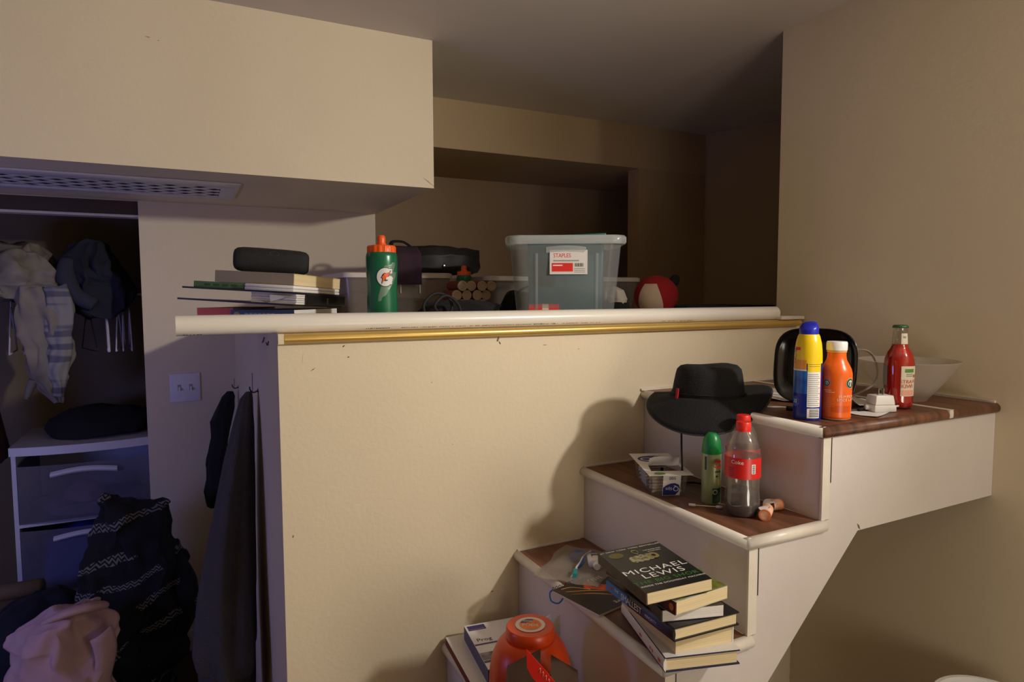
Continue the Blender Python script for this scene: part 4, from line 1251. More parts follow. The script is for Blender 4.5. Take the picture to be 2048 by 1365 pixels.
# ------------------------------------------------------------------ loft platform: squeeze bottle
def squeeze_bottle(loc, label, H=0.218, r=0.0365, logo=True):
    t = thing('squeeze_bottle', label, 'bottle', loc, 0, None)
    k = H / 0.218
    GRN = mat('bottle_green', (28, 104, 70), 0.28, metal=0.15)
    pf = [(0.0, 0.0), (0.031, 0.0), (0.0345, 0.003), (0.0358, 0.012), (0.0352, 0.05), (0.0345, 0.085), (0.0348, 0.11), (0.0360, 0.13), (0.0365, 0.155), (0.0362, 0.168), (0.0345, 0.176), (0.032, 0.178), (0.0, 0.178)]
    pf = [(a * r / 0.0365, b * k) for a, b in pf]
    lathe('bottle_body', pf, GRN, t, n=44)
    # ribbed screw lid
    RR = []
    m_ = 96
    for z, q, rib in ((0.1765, 0.0312, 0), (0.1775, 0.0325, 1), (0.1905, 0.0325, 1), (0.1935, 0.0305, 0.3), (0.1945, 0.024, 0), (0.1945, 0.0125, 0)):
        RR.append([Vector(((q + rib * 0.0009 * (1 if math.cos(a * 16) > 0.2 else -0.4)) * math.cos(a) * r / 0.0365, (q + rib * 0.0009 * (1 if math.cos(a * 16) > 0.2 else -0.4)) * math.sin(a) * r / 0.0365, z * k)) for a in [2 * PI * i / m_ for i in range(m_)]])
    lidp = autosmooth(rings('screw_lid', RR, ORANGE, t), 0.6)
    lathe('nozzle', [(0.0125, 0.1935 * k), (0.0118, 0.196 * k), (0.0092, 0.202 * k), (0.0100, 0.207 * k), (0.0088, 0.2155 * k), (0.0060, 0.218 * k), (0.0, 0.2182 * k)], ORANGE, t, n=24)
    if not logo:
        return t
    a0 = face_cam(loc[0], loc[1]) + 0.22
    rf = prof_r(pf)
    def S(x, y, e):
        z = 0.120 + y
        rr = rf(z) + e
        return (rr * math.cos(a0 + x / rf(0.12)), rr * math.sin(a0 + x / rf(0.12)), z)
    SIL = mat('silver_green_print', (110, 136, 116), 0.35, metal=0.2)
    # two pale lightning shapes behind the emblem
    def grid_poly(nm, pts, e, m):
        # pts: list of (x_left, x_right, y)
        v, f = [], []
        for i, (xl, xr, y) in enumerate(pts):
            for j in range(9):
                v.append(S(xl + (xr - xl) * j / 8, y, e))
        for i in range(len(pts) - 1):
            for j in range(8):
                f.append((i * 9 + j, i * 9 + j + 1, (i + 1) * 9 + j + 1, (i + 1) * 9 + j))
        put(nm, v, f, m, t)
    grid_poly('silver_flash', [(0.017, 0.026, 0.034), (0.0, 0.025, 0.026), (-0.012, 0.022, 0.016), (-0.016, 0.016, 0.005)], 0.0003, SIL)
    grid_poly('silver_flash', [(0.010, 0.030, 0.012), (0.0, 0.028, 0.0), (-0.008, 0.020, -0.015), (-0.012, 0.010, -0.028), (-0.016, 0.002, -0.040), (-0.018, -0.012, -0.055)], 0.0003, SIL)
    def gshape(nm, Ro, Ri, e, m, grow):
        v, f = [], []
        n_ = 40
        for i in range(n_ + 1):
            a = math.radians(48 + (318 - 8) * i / n_)
            v += [S(Ro * 0.92 * math.cos(a), Ro * math.sin(a), e), S(Ri * 0.92 * math.cos(a), Ri * math.sin(a), e)]
            if i:
                f.append((2 * i - 2, 2 * i, 2 * i + 1, 2 * i - 1))
        put(nm, v, f, m, t)
        g_ = grow
        put(nm, [S(x, y, e + 0.00005) for x, y in ((0.001 - g_, 0.002 + g_), (0.0165 + g_, 0.002 + g_), (0.0165 + g_, -0.0165 - g_), (0.0085 - g_, -0.0165 - g_), (0.0085 - g_, -0.006 - g_), (0.001 - g_, -0.006 - g_))], [(0, 1, 4, 5), (1, 2, 3, 4)], m, t)
        put(nm, [S(x, y, e + 0.00005) for x, y in ((0.008 - g_, 0.019 + g_), (0.0165 + g_, 0.019 + g_), (0.0165 + g_, 0.008 - g_), (0.010 - g_, 0.008 - g_))], [(0, 1, 2, 3)], m, t)
    gshape('emblem_outline', 0.0222, 0.0078, 0.0006, INKB, 0.0012)
    gshape('emblem_letter', 0.0208, 0.0094, 0.0010, mat('emblem_white_grey', (214, 214, 208), 0.4), 0.0)
    for nm, g_, e, m in (('bolt_outline', 1.25, 0.0014, INKB), ('bolt', 1.0, 0.0018, ORANGE)):
        bp = [(0.0105, 0.0125), (0.0055, 0.0005), (0.0015, -0.0005), (-0.0075, -0.0135), (-0.0055, -0.002), (-0.0085, -0.0015), (-0.003, 0.007)]
        put(nm, [S(x * g_, y * g_, e) for x, y in bp], [(0, 1, 2, 6), (2, 3, 4), (2, 4, 5, 6)], m, t)
    return t


squeeze_bottle((-0.690, 0.083, LZ + 0.0004), 'green sports squeeze bottle with ridged orange lid standing behind the white pipe')
squeeze_bottle((-0.243, 0.665, LZ + 0.0004), 'small orange-capped squeeze bottle half hidden behind the paper tubes in the loft', 0.180, 0.026, False)

# ------------------------------------------------------------------ loft platform: tilted book and folder pile
TILT = Matrix.Rotation(math.radians(3.6), 3, Vector((0.15, 1, 0)))
PIV = Vector((-0.90, 0.26, LZ + 0.055))
UU, VV = Vector((-0.766, 0.643, 0)), Vector((0.643, 0.766, 0))


def tilted(o, loc, rz=math.radians(50)):
    p_ = PIV + TILT @ (Vector(loc) - PIV)
    o.location = p_
    o.rotation_euler = (TILT @ Matrix.Rotation(rz, 3, 'Z')).to_euler()


def pile(du, dv, z):
    return Vector((-0.891, 0.268, z)) + UU * du + VV * dv


blu, _, sb = book('textbook', 'dark blue paperback at the bottom front of the folder pile behind the pipe', pile(-0.012, 0.0, LZ + 0.0005), math.radians(50), 0.20, 0.165, 0.046, mat('blue_book_cover', (46, 66, 94), 0.4), mat('blue_book_cover', (46, 66, 94), 0.4), PAGESW)
for k in range(7):
    rect('spine_print', 0.0, 0.0, 0.009, 0.011, lambda x, y, k=k: (-0.1005, 0.04 - k * 0.0115 - x, 0.033 + y), mat('pale_blue_print', (120, 140, 170), 0.5), blu, nu=1, nv=1)
disc('round_seal', lambda x, y: (-0.1006, 0.066 + x, 0.031 + y), 0.010, mat('seal_gold', (140, 130, 70), 0.5), blu, n=18)
orb, _, _ = book('textbook', 'orange-red book end sticking out left under the folder pile', pile(0.128, 0.005, LZ + 0.0005), math.radians(50), 0.17, 0.10, 0.050, mat('orange_red_cover', (238, 92, 48), 0.45), mat('orange_red_cover', (238, 92, 48), 0.45), PAGESW)
rect('grey_label', 0.0, 0.0, 0.026, 0.030, lambda x, y: (-0.0855, 0.028 - x, 0.018 + y), mat('grey_sticker', (170, 164, 168), 0.6), orb)
FOLD = mat('dark_folder', (38, 38, 46), 0.35)


def folder(label, du, dv, z, w_, l_):
    t = thing('document_folder', label, 'folder', (0, 0, 0))
    tilted(t, pile(du, dv, z))
    box('cover', -w_ / 2, w_ / 2, -l_ / 2, l_ / 2, 0, 0.0028, FOLD, t)
    box('edge_binding', -w_ / 2 - 0.001, -w_ / 2 + 0.004, -l_ / 2, l_ / 2, -0.0006, 0.0036, mat('navy_binding', (26, 28, 52), 0.4), t)
    return t


fz = LZ + 0.058
folder('lower of the two dark folders jutting left from the pile', 0.052, 0.0, fz, 0.225, 0.305)
nst = thing('paper_stack', 'thick stack of white papers between the two dark folders', 'papers', (0, 0, 0))
tilted(nst, pile(-0.045, 0.0, fz + 0.0032))
for k in range(5):
    box('paper_bundle', -0.105 + 0.002 * (k % 2), 0.105, -0.058, 0.058, 0.0002 + k * 0.0047, 0.0044 + k * 0.0047, PAGESW, nst)
fold_lift = sheet('folded_sheet', lambda u, v: (-0.108 - 0.004 * u, -0.055 + 0.06 * v, 0.021 - 0.018 * v * (1 - u) - 0.002 * u), 4, 8, PAPER, nst)
binder = thing('binder_end', 'black binder end at the right edge of the folder pile', 'binder', (0, 0, 0))
tilted(binder, pile(-0.108, 0.02, fz + 0.0031))
box('board', -0.09, 0.09, -0.003, 0.001, 0, 0.0242, BLACK, binder, bevel=0.0008)
box('clip', -0.004, 0.004, -0.0042, -0.003, 0.004, 0.018, mat('prong_metal', (190, 184, 178), 0.25, metal=0.9), binder)
fz2 = fz + 0.0275
folder('upper of the two dark folders jutting left from the pile', 0.042, 0.0, fz2, 0.225, 0.300)
wn = thing('notebook', 'white folded notebook between upper folder and thick cream book', 'notebook', (0, 0, 0))
tilted(wn, pile(-0.040, -0.005, fz2 + 0.0034))
box('lower_cover', -0.112, 0.1, -0.063, 0.063, 0, 0.0068, PAGESW, wn, bevel=0.002)
box('upper_cover', -0.112, 0.1, -0.063, 0.063, 0.0071, 0.0145, PAPER, wn, bevel=0.003)
gb, _, _ = book('textbook', 'book with worn green spine on the upper dark folder', (0, 0, 0), 0, 0.205, 0.135, 0.0145, mat('green_cover', (92, 128, 66), 0.5), mat('green_spine', (88, 124, 62), 0.5, var=0.2, scale=30), PAGES)
tilted(gb, pile(0.098, -0.005, fz2 + 0.0034))
for k in range(4):
    rect('spine_print', 0.0, 0.0, 0.016, 0.005, lambda x, y, k=k: (-0.1030, 0.03 - k * 0.024 - x, 0.0073 + y), mat('dark_green_spine_ink', (52, 76, 40), 0.5), gb, nu=3, nv=1)
cbk, _, _ = book('thick_book', 'thick cream-paged book with grey-brown cover on top of the folder pile', (0, 0, 0), 0, 0.215, 0.205, 0.027, mat('taupe_cover', (150, 138, 118), 0.55), mat('taupe_spine', (146, 134, 112), 0.55), PAGES)
tilted(cbk, pile(0.006, 0.0, fz2 + 0.0183))
box('yellow_strip', -0.1, 0.1, -0.1034, -0.1026, 0.0255, 0.0268, mat('yellow_edge', (216, 196, 96), 0.5), cbk)
# portable speaker
spk_ = None
spk = thing('portable_speaker', 'black rounded portable speaker lying on top of the book pile', 'speaker', (0, 0, 0))
tilted(spk, pile(0.012, -0.03, fz2 + 0.0456), math.radians(-8))
SPB = mat('speaker_mesh_black', (22, 23, 23), 0.75, bump=0.3, bscale=600)
Rg = []
for x, k in ((-0.082, 0.55), (-0.080, 0.75), (-0.074, 0.92), (-0.062, 1.0), (-0.03, 1.03), (0.03, 1.03), (0.062, 1.0), (0.074, 0.92), (0.080, 0.75), (0.082, 0.55)):
    ring = []
    for i in range(36):
        a = 2 * PI * i / 36
        c, s = math.cos(a), math.sin(a)
        ring.append(Vector((x, 0.024 * k * math.copysign(abs(c) ** 0.75, c), 0.0262 + 0.0255 * k * math.copysign(abs(s) ** 0.75, s))))
    Rg.append(ring)
rings('speaker_body', Rg, SPB, spk)
spk.scale = (1.04, 1.05, 1.14)
disc('end_ring', lambda x, y: (-0.0823, x, 0.0262 + y), 0.014, BLACK, spk, ring=0.010)
fnb = lambda x, y: (x + 0.005, -0.0248, 0.041 + y)
disc('button_outline', fnb, 0.0105, mat('grey_outline', (64, 66, 68), 0.5), spk, sy=0.45, ring=0.0095)

# ------------------------------------------------------------------ loft platform: clear storage bin
bn = thing('storage_bin', 'translucent plastic storage bin with store label on the platform edge', 'storage bin', (-0.085, 0.265, LZ + 0.0005), math.radians(-28))
BINM = tinted_clear('milky_plastic', (236, 240, 240), 0.05, 0.22, (210, 214, 214), 0.17)
def rr_ring(hx, hy, z, rad, n=10):
    out = []
    for cx, cy, a0 in ((hx - rad, hy - rad, 0), (-hx + rad, hy - rad, PI / 2), (-hx + rad, -hy + rad, PI), (hx - rad, -hy + rad, 1.5 * PI)):
        for i in range(n):
            a = a0 + PI / 2 * i / (n - 1)
            out.append(Vector((cx + rad * math.cos(a), cy + rad * math.sin(a), z)))
    return out
BH = 0.238
def binhx(z):
    return 0.138 + (0.160 - 0.138) * z / BH
bin_secs = [(0.130, 0.100, 0.0), (0.136, 0.106, 0.004), (0.139, 0.109, 0.02), (binhx(0.1), 0.114, 0.1), (binhx(0.2), 0.121, 0.205), (0.159, 0.1235, 0.222)]
autosmooth(rings('bin_wall', [rr_ring(a, b, z, 0.035) for a, b, z in bin_secs], BINM, bn, cap=False), 0.8)
put('bin_floor', rr_ring(0.130, 0.100, 0.0, 0.035), [tuple(range(40))], BINM, bn)
lipm = tinted_clear('milky_rim', (228, 232, 234), 0.06, 0.2, (226, 228, 226), 0.36)
autosmooth(rings('rim', [rr_ring(0.159, 0.1235, 0.221, 0.036), rr_ring(0.169, 0.1335, 0.221, 0.04), rr_ring(0.172, 0.1365, 0.226, 0.04), rr_ring(0.172, 0.1365, 0.240, 0.04), rr_ring(0.168, 0.1325, 0.245, 0.04), rr_ring(0.159, 0.1235, 0.245, 0.036), rr_ring(0.159, 0.1235, 0.221, 0.036)], lipm, bn, cap=False), 0.8)
binf = lambda x, y, e=0.0: (x, -0.1372 - (y + 0.03) * 0.085 - e, 0.13 + y)
for x in (-0.085, 0.085):
    sheet('moulded_rib', lambda u, v, x=x: (x - 0.006 + 0.012 * u, -0.1095 - 0.012 * v - 0.003 * math.sin(PI * u), 0.03 + 0.165 * v), 6, 4, BINM, bn)
sheet('grip_panel', lambda u, v: (-0.056 + 0.112 * u, -0.1232 - 0.0035 * math.sin(PI * u) - 0.002 * v, 0.196 + 0.016 * v + 0.004 * math.sin(PI * u)), 14, 4, lipm, bn)
box('label', -0.046, 0.060, -0.1240, -0.1233, 0.136, 0.204, mat('label_card', (224, 218, 212), 0.5), bn)
lf = lambda x, y: (x * 0.9 + 0.007, -0.1243, 0.170 + y)
text('lettering', 'STAPLES', 0.0165, INKR, bn, lambda x, y: lf(x - 0.020, y + 0.018), 0.98, sx=0.92)
rect('red_block', -0.0195, -0.0145, 0.066, 0.024, lf, INKR, bn)
lf2 = lambda x, y: (x * 0.9 + 0.007, -0.1246, 0.170 + y)
rect('small_print', -0.034, -0.009, 0.03, 0.003, lf2, INKW, bn, nu=1, nv=1)
rect('grey_line', -0.008, 0.004, 0.08, 0.0035, lf, INKGREY, bn)
for k in range(9):
    rect('barcode_bar', 0.021 + k * 0.003, -0.008, 0.0014 if k % 3 else 0.0022, 0.010, lf, INKB, bn, nu=1, nv=1)
for k in range(3):
    rect('small_print', 0.034, -0.018 - k * 0.005, 0.034, 0.0018, lf, INKGREY, bn, nu=1, nv=1)
# things inside the bin
tbx = thing('file_box', 'teal plastic file box standing inside the clear bin', 'box', (-0.075, 0.275, LZ + 0.003), math.radians(-29))
tbx.scale = (0.86, 0.9, 1.0)
TEAL = mat('teal_plastic', (44, 90, 98), 0.4)
hexa('box_body', [(-0.125, -0.06, 0), (0.125, -0.06, 0), (0.125, 0.07, 0), (-0.125, 0.07, 0), (-0.130, -0.065, 0.232), (0.132, -0.065, 0.238), (0.132, 0.075, 0.238), (-0.130, 0.075, 0.232)], TEAL, tbx, bevel=0.008, seg=3)
hexa('lid', [(-0.135, -0.07, 0.2345), (0.137, -0.07, 0.241), (0.137, 0.08, 0.241), (-0.135, 0.08, 0.2345), (-0.135, -0.07, 0.246), (0.137, -0.07, 0.2555), (0.137, 0.08, 0.2555), (-0.135, 0.08, 0.246)], mat('teal_lid', (20, 92, 90), 0.35), tbx, bevel=0.003)
rt = thing('striped_tube', 'small red and white tube lying in the bottom of the clear bin', 'tube', (-0.176, 0.210, LZ + 0.032), math.radians(-28))
for x0, x1, m in ((-0.05, -0.012, INKR), (-0.012, 0.006, mat('pale_band', (226, 196, 170), 0.5)), (0.006, 0.036, INKR)):
    o = lathe('tube_section', [(0.0, x0), (0.021, x0), (0.021, x1), (0.0, x1)], m, rt, n=24)
    o.rotation_euler = (0, PI / 2, 0)

# ------------------------------------------------------------------ loft: totes, bag, tubes, plush, heaps
TOTE = tinted_clear('grey_clear_tote', (214, 206, 200), 0.06, 0.25, (176, 164, 156), 0.35)
TLID = mat('tote_lid_white', (206, 194, 184), 0.5)


def tote(label, x0, x1, y0, y1, h, stuff):
    t = thing('storage_tote', label, 'storage tote', ((x0 + x1) / 2, (y0 + y1) / 2, LZ + 0.0005))
    hx, hy = (x1 - x0) / 2, (y1 - y0) / 2
    autosmooth(rings('tote_wall', [rr_ring(hx * 0.90, hy * 0.90, 0.0, 0.03), rr_ring(hx * 0.97, hy * 0.97, h - 0.018, 0.03)], TOTE, t, cap=False), 0.8)
    put('tote_floor', rr_ring(hx * 0.9, hy * 0.9, 0.0, 0.03), [tuple(range(40))], TOTE, t)
    autosmooth(rings('lid', [rr_ring(hx, hy, h - 0.018, 0.035), rr_ring(hx, hy, h - 0.003, 0.035), rr_ring(hx * 0.96, hy * 0.96, h, 0.03)], TLID, t), 0.8)
    for sx in (-0.35, 0.0, 0.35):
        box('moulded_rib', hx * sx - 0.002, hx * sx + 0.002, -hy * 0.965 - 0.003, -hy * 0.96, h * 0.55, h - 0.02, TLID, t)
    for i, (du, w_, hh, m) in enumerate(stuff):
        cloth_column('folded_contents', [(du, 0, 0.004, w_, hy * 0.7), (du, 0, hh * 0.5, w_ * 1.02, hy * 0.75), (du, 0, hh * 0.9, w_ * 0.9, hy * 0.7), (du, 0, hh, w_ * 0.4, hy * 0.3)], m, t, n=32, folds=5, depth=0.05, seed=i + 3, lump=0.006)
    return t


CG = mat('grey_clothes', (96, 84, 82), 0.9)
CT = mat('tan_clothes', (122, 96, 74), 0.9)
CO = mat('olive_clothes', (92, 96, 56), 0.9)
tote('clear storage tote with pale lid behind the squeeze bottle in the loft', -0.645, -0.255, 0.72, 1.12, 0.156, [(-0.09, 0.085, 0.09, CG), (0.07, 0.085, 0.07, CO)])
tote('long clear tote of tan things behind the bin in the loft', -0.12, 0.60, 0.76, 1.14, 0.150, [(-0.2, 0.13, 0.11, CT), (0.08, 0.13, 0.115, CT), (0.26, 0.07, 0.11, CG)])
bgk = thing('duffel_bag', 'black duffel bag lying across the two clear totes in the loft', 'bag', (-0.275, 0.93, LZ + 0.1605), math.radians(-4))
cloth_column('bag_body', [(0, 0, 0.0, 0.185, 0.10), (0, 0, 0.02, 0.20, 0.12), (0, 0, 0.06, 0.205, 0.12), (0, 0, 0.088, 0.20, 0.10), (0, 0, 0.098, 0.14, 0.06)], mat('black_nylon', (15, 14, 15), 0.55), bgk, folds=4, depth=0.03, seed=5, lump=0.012)
tube('bag_handle', [(-0.16, -0.07, 0.092), (-0.15, -0.05, 0.112), (-0.11, -0.045, 0.113), (-0.085, -0.06, 0.095)], 0.008, mat('black_webbing', (12, 12, 13), 0.8), bgk, n=8, flat=0.5)
for x, z in ((-0.115, 0.045), (0.02, 0.025)):
    lathe('metal_snap', [(0.0045, 0), (0.003, 0.002), (0, 0.0025)], mat('prong_metal', (190, 184, 178), 0.25, metal=0.9), bgk, n=10, loc=(x, -0.128, z)).rotation_euler = (PI / 2, 0, 0)
pc = tag(sheet('purple_cloth', lambda u, v: (-0.475 + 0.09 * u, 0.700 - 0.004 * math.sin(u * 8) + (0.05 * max(0, v - 0.75) * 4), LZ + 0.115 + 0.135 * v - (0.02 * max(0, v - 0.8))), 12, 14, mat('purple_fabric', (52, 30, 44), 0.9), None, 0.004), 'dark purple cloth hanging over the front of the clear tote', 'cloth')

TUBC = mat('tube_cap_paper', (196, 172, 146), 0.7)
TUBS = mat('tube_side_rust', (120, 52, 30), 0.7)
tube0 = None
rows = [(4, 0.0, 0.0), (3, 0.0177, 0.0305), (4, 0.0, 0.061), (4, 0.0177, 0.0915)]
ORD = ['first', 'second', 'third', 'fourth']
ROW = ['bottom', 'second-lowest', 'second-highest', 'top']
spots = [(-0.312 + i * 0.0354 + dx, LZ + 0.0177 + dz, 'white-capped tube, %s from the left in the %s row of the loft bundle' % (ORD[i], ROW[k_])) for k_, (n_, dx, dz) in enumerate(rows) for i in range(n_)]
for i, (x, z, lab) in enumerate(spots):
    if tube0 is None:
        t = thing('capped_tube', lab, 'tube', (x, 0.56, z), 0, 'bundle of white-capped tubes in the loft')
        o = lathe('tube_body', [(0.0, 0.001), (0.0172, 0.001), (0.0172, 0.10), (0.0, 0.10)], TUBS, t, n=24)
        o.rotation_euler = (-PI / 2, 0, 0)
        o = lathe('cap', [(0.0, -0.0005), (0.0105, -0.0005), (0.0112, -0.0022), (0.0166, -0.0022), (0.0170, 0.0), (0.0170, 0.008), (0.0, 0.008)], TUBC, t, n=24)
        o.rotation_euler = (-PI / 2, 0, 0)
        tube0 = t
    else:
        t = tube0.copy()
        COL.objects.link(t)
        t['label'] = lab
        t.location = (x, 0.56 + 0.006 * math.sin(i * 2.7), z)
        for c in list(tube0.children):
            d = c.copy()
            COL.objects.link(d)
            d.parent = t

hp_ = thing('black_cloth_heap', 'black crumpled cloth heap in front of the capped tubes in the loft', 'cloth', (-0.385, 0.38, LZ + 0.0005))
cloth_column('cloth', [(0, 0, 0.0, 0.125, 0.08), (0, 0, 0.025, 0.12, 0.08), (0.02, 0.0, 0.045, 0.12, 0.07), (0.04, 0.0, 0.056, 0.05, 0.03)], mat('black_cloth', (20, 19, 20), 0.95), hp_, folds=6, depth=0.10, seed=8, lump=0.022)
cb2 = tag(tube('cable_coil', [(x_ - 0.075, y_ - 0.075, z_) for x_, y_, z_ in [(-0.43, 0.36, LZ + 0.003), (-0.445, 0.36, LZ + 0.05), (-0.41, 0.37, LZ + 0.083), (-0.37, 0.37, LZ + 0.075), (-0.36, 0.365, LZ + 0.04), (-0.39, 0.35, LZ + 0.02), (-0.42, 0.34, LZ + 0.05), (-0.385, 0.345, LZ + 0.078), (-0.345, 0.35, LZ + 0.05), (-0.34, 0.35, LZ + 0.004)]], 0.0045, mat('black_cord', (12, 12, 13), 0.7), n=8), 'coil of black cable on the platform beside the squeeze bottle', 'cable')
bb2 = thing('dark_backpack', 'dark rumpled bundle with strap between capped tubes and clear bin', 'bag', (-0.05, 0.56, LZ + 0.0005))
cloth_column('bundle', [(0, 0, 0.0, 0.10, 0.06), (0, 0, 0.04, 0.10, 0.06), (-0.01, 0, 0.075, 0.07, 0.045), (-0.02, 0, 0.09, 0.03, 0.02)], mat('black_cloth', (20, 19, 20), 0.95), bb2, folds=5, depth=0.1, seed=12, lump=0.02)
tube('strap', [(-0.09, -0.05, 0.03), (-0.075, -0.06, 0.08), (-0.03, -0.055, 0.105), (0.02, -0.05, 0.09), (0.04, -0.06, 0.04)], 0.006, mat('black_webbing', (12, 12, 13), 0.8), bb2, n=8, flat=0.5)
sh = thing('cloth_bundle', 'small white and black bundle just right of the clear bin', 'cloth', (0.262, 0.47, LZ + 0.0005))
cloth_column('white_part', [(0, 0, 0.045, 0.03, 0.03), (0, 0, 0.07, 0.034, 0.032), (-0.004, 0, 0.098, 0.022, 0.022), (-0.008, 0, 0.108, 0.008, 0.008)], mat('dull_white_cloth', (190, 180, 170), 0.9), sh, n=28, folds=4, depth=0.1, seed=3, lump=0.012)
cloth_column('black_part', [(0, 0, 0.0, 0.045, 0.04), (0, 0, 0.03, 0.045, 0.04), (0, 0, 0.05, 0.036, 0.034)], mat('black_cloth', (20, 19, 20), 0.95), sh, n=28, folds=4, depth=0.06, seed=4, lump=0.008)

# red bird plush toy, simplified to a plain round shape with a pale panel
pl = thing('plush_toy', 'round red plush bird toy with a pale panel lying right of the clear bin', 'plush toy', (0.432, 0.47, LZ + 0.0005))
RED = mat('red_plush', (150, 20, 22), 0.95, bump=0.3, bscale=400)
def ball(name, c, r, m, parent, sq=(1, 1, 1), nu=40, nv=24, amp=0.0):
    R = []
    for j in range(nv + 1):
        b = -PI / 2 + PI * j / nv
        b = max(-PI / 2 + 0.02, min(PI / 2 - 0.02, b))
        R.append([Vector((c[0] + r * sq[0] * math.cos(b) * math.cos(a), c[1] + r * sq[1] * math.cos(b) * math.sin(a), c[2] + r * sq[2] * math.sin(b))) for a in [2 * PI * i / nu for i in range(nu)]])
    return rings(name, R, m, parent)
ball('plush_body', (0, 0, 0.074), 0.074, RED, pl, (1.12, 1.0, 1.0))
# pale panel hugging the front left of the ball
pa = math.atan2(CAM.y - 0.47, CAM.x - 0.432) - 0.25
def pan(u, v):
    a = pa + (u - 0.5) * 1.5 * (1 - 0.55 * v)
    b = -0.75 + 1.35 * v
    k = 1.015
    return (0.074 * 1.12 * k * math.cos(b) * math.cos(a), 0.074 * k * math.cos(b) * math.sin(a), 0.074 + 0.074 * k * math.sin(b))
sheet('pale_panel', pan, 16, 14, mat('pale_plush', (196, 172, 150), 0.95), pl)
tube('fabric_tassel', [(0.06, 0.0, 0.115), (0.085, 0.0, 0.130), (0.098, 0.005, 0.142)], [0.012, 0.02, 0.014], mat('black_plush', (18, 15, 15), 0.95), pl, n=10)
bl = thing('folded_blanket', 'dark blue folded blanket lying flat in the loft right of the plush toy', 'blanket', (0.66, 0.42, LZ + 0.0005))
for k in range(2):
    box('fold', -0.19 + 0.004 * k, 0.19, -0.13 + 0.003 * k, 0.13, 0.0003 + k * 0.0195, 0.019 + k * 0.0195, mat('dark_blue_blanket', (26, 32, 44), 0.9), bl, bevel=0.008, seg=3)

# ------------------------------------------------------------------ hanging towel and garment
TOW = mat('grey_towel', (74, 70, 68), 0.98, bump=0.5, bscale=220, var=0.12, scale=14)
for i, (y, z, lab) in enumerate(((0.455, 1.145, 'small wall hook holding the grey towel'), (1.25, 1.055, 'small wall hook in the corner above the black garment'))):
    hk = thing('wall_hook', lab, 'hook', (-0.9355, y, z))
    tube('hook_arm', [(0.0, 0, 0.0), (-0.012, 0, -0.004), (-0.020, 0, 0.004), (-0.021, 0, 0.012)], 0.0018, mat('dark_metal', (52, 48, 50), 0.4, metal=0.7), hk, n=7)
    lathe('hook_plate', [(0.006, 0), (0.005, 0.0018), (0, 0.002)], mat('dark_metal', (52, 48, 50), 0.4, metal=0.7), hk, n=14).rotation_euler = (0, -PI / 2, 0)
    tube('string', [(-0.014, 0.0, 0.0), (-0.014, -0.004, 0.035 if i else 0.05)], 0.0008, mat('dark_string', (40, 36, 38), 0.8), hk, n=5, smooth=False)
tw = thing('bath_towel', 'dark grey bath towel hanging from a hook on the half wall', 'towel', (-0.955, 0.45, 1.14))
def tsec(z, x, y, rx, ry, yaw=0.0):
    return (x + 0.955, y - 0.45, z - 1.14, rx, ry, yaw)
cloth_column('towel_drape', [tsec(1.143, -0.958, 0.455, 0.008, 0.012), tsec(1.125, -0.965, 0.45, 0.016, 0.024), tsec(1.06, -0.975, 0.45, 0.026, 0.05), tsec(0.95, -0.992, 0.45, 0.038, 0.085), tsec(0.80, -1.012, 0.455, 0.052, 0.115), tsec(0.62, -1.03, 0.455, 0.068, 0.135), tsec(0.47, -1.037, 0.45, 0.078, 0.15), tsec(0.43, -1.037, 0.45, 0.076, 0.148)], TOW, tw, n=96, folds=3, depth=0.14, seed=6)
def hem(u, v):
    a = -2.75 + 2.1 * u
    z = 0.44 - 0.055 * (1 - u) - v * 0.0 - 0.10 * v * (1.0)
    k = 1.06 - 0.05 * v
    return (-1.037 + 0.955 + 0.080 * k * math.cos(a) * 1.05, 0.0 + 0.150 * k * math.sin(a), z + 0.1 - 1.14)
cloth_column('under_layer', [tsec(0.44, -1.035, 0.46, 0.072, 0.13), tsec(0.33, -1.035, 0.47, 0.070, 0.125), tsec(0.25, -1.032, 0.48, 0.064, 0.11)], TOW, tw, n=60, folds=5, depth=0.08, seed=2)
bgm = thing('hanging_garment', 'narrow black garment hanging in the corner behind the grey towel', 'clothing', (-0.955, 1.25, 1.03))
cloth_column('garment', [(-0.012, 0, 0.01, 0.010, 0.012), (-0.018, 0, -0.01, 0.022, 0.026), (-0.03, 0.0, -0.055, 0.032, 0.04), (-0.045, 0, -0.10, 0.035, 0.045), (-0.05, 0, -0.16, 0.030, 0.042), (-0.065, 0, -0.26, 0.036, 0.05), (-0.075, 0, -0.37, 0.038, 0.05), (-0.08, 0, -0.42, 0.02, 0.03)], mat('black_cloth', (20, 19, 20), 0.95), bgm, folds=3, depth=0.1, seed=4, lump=0.008)

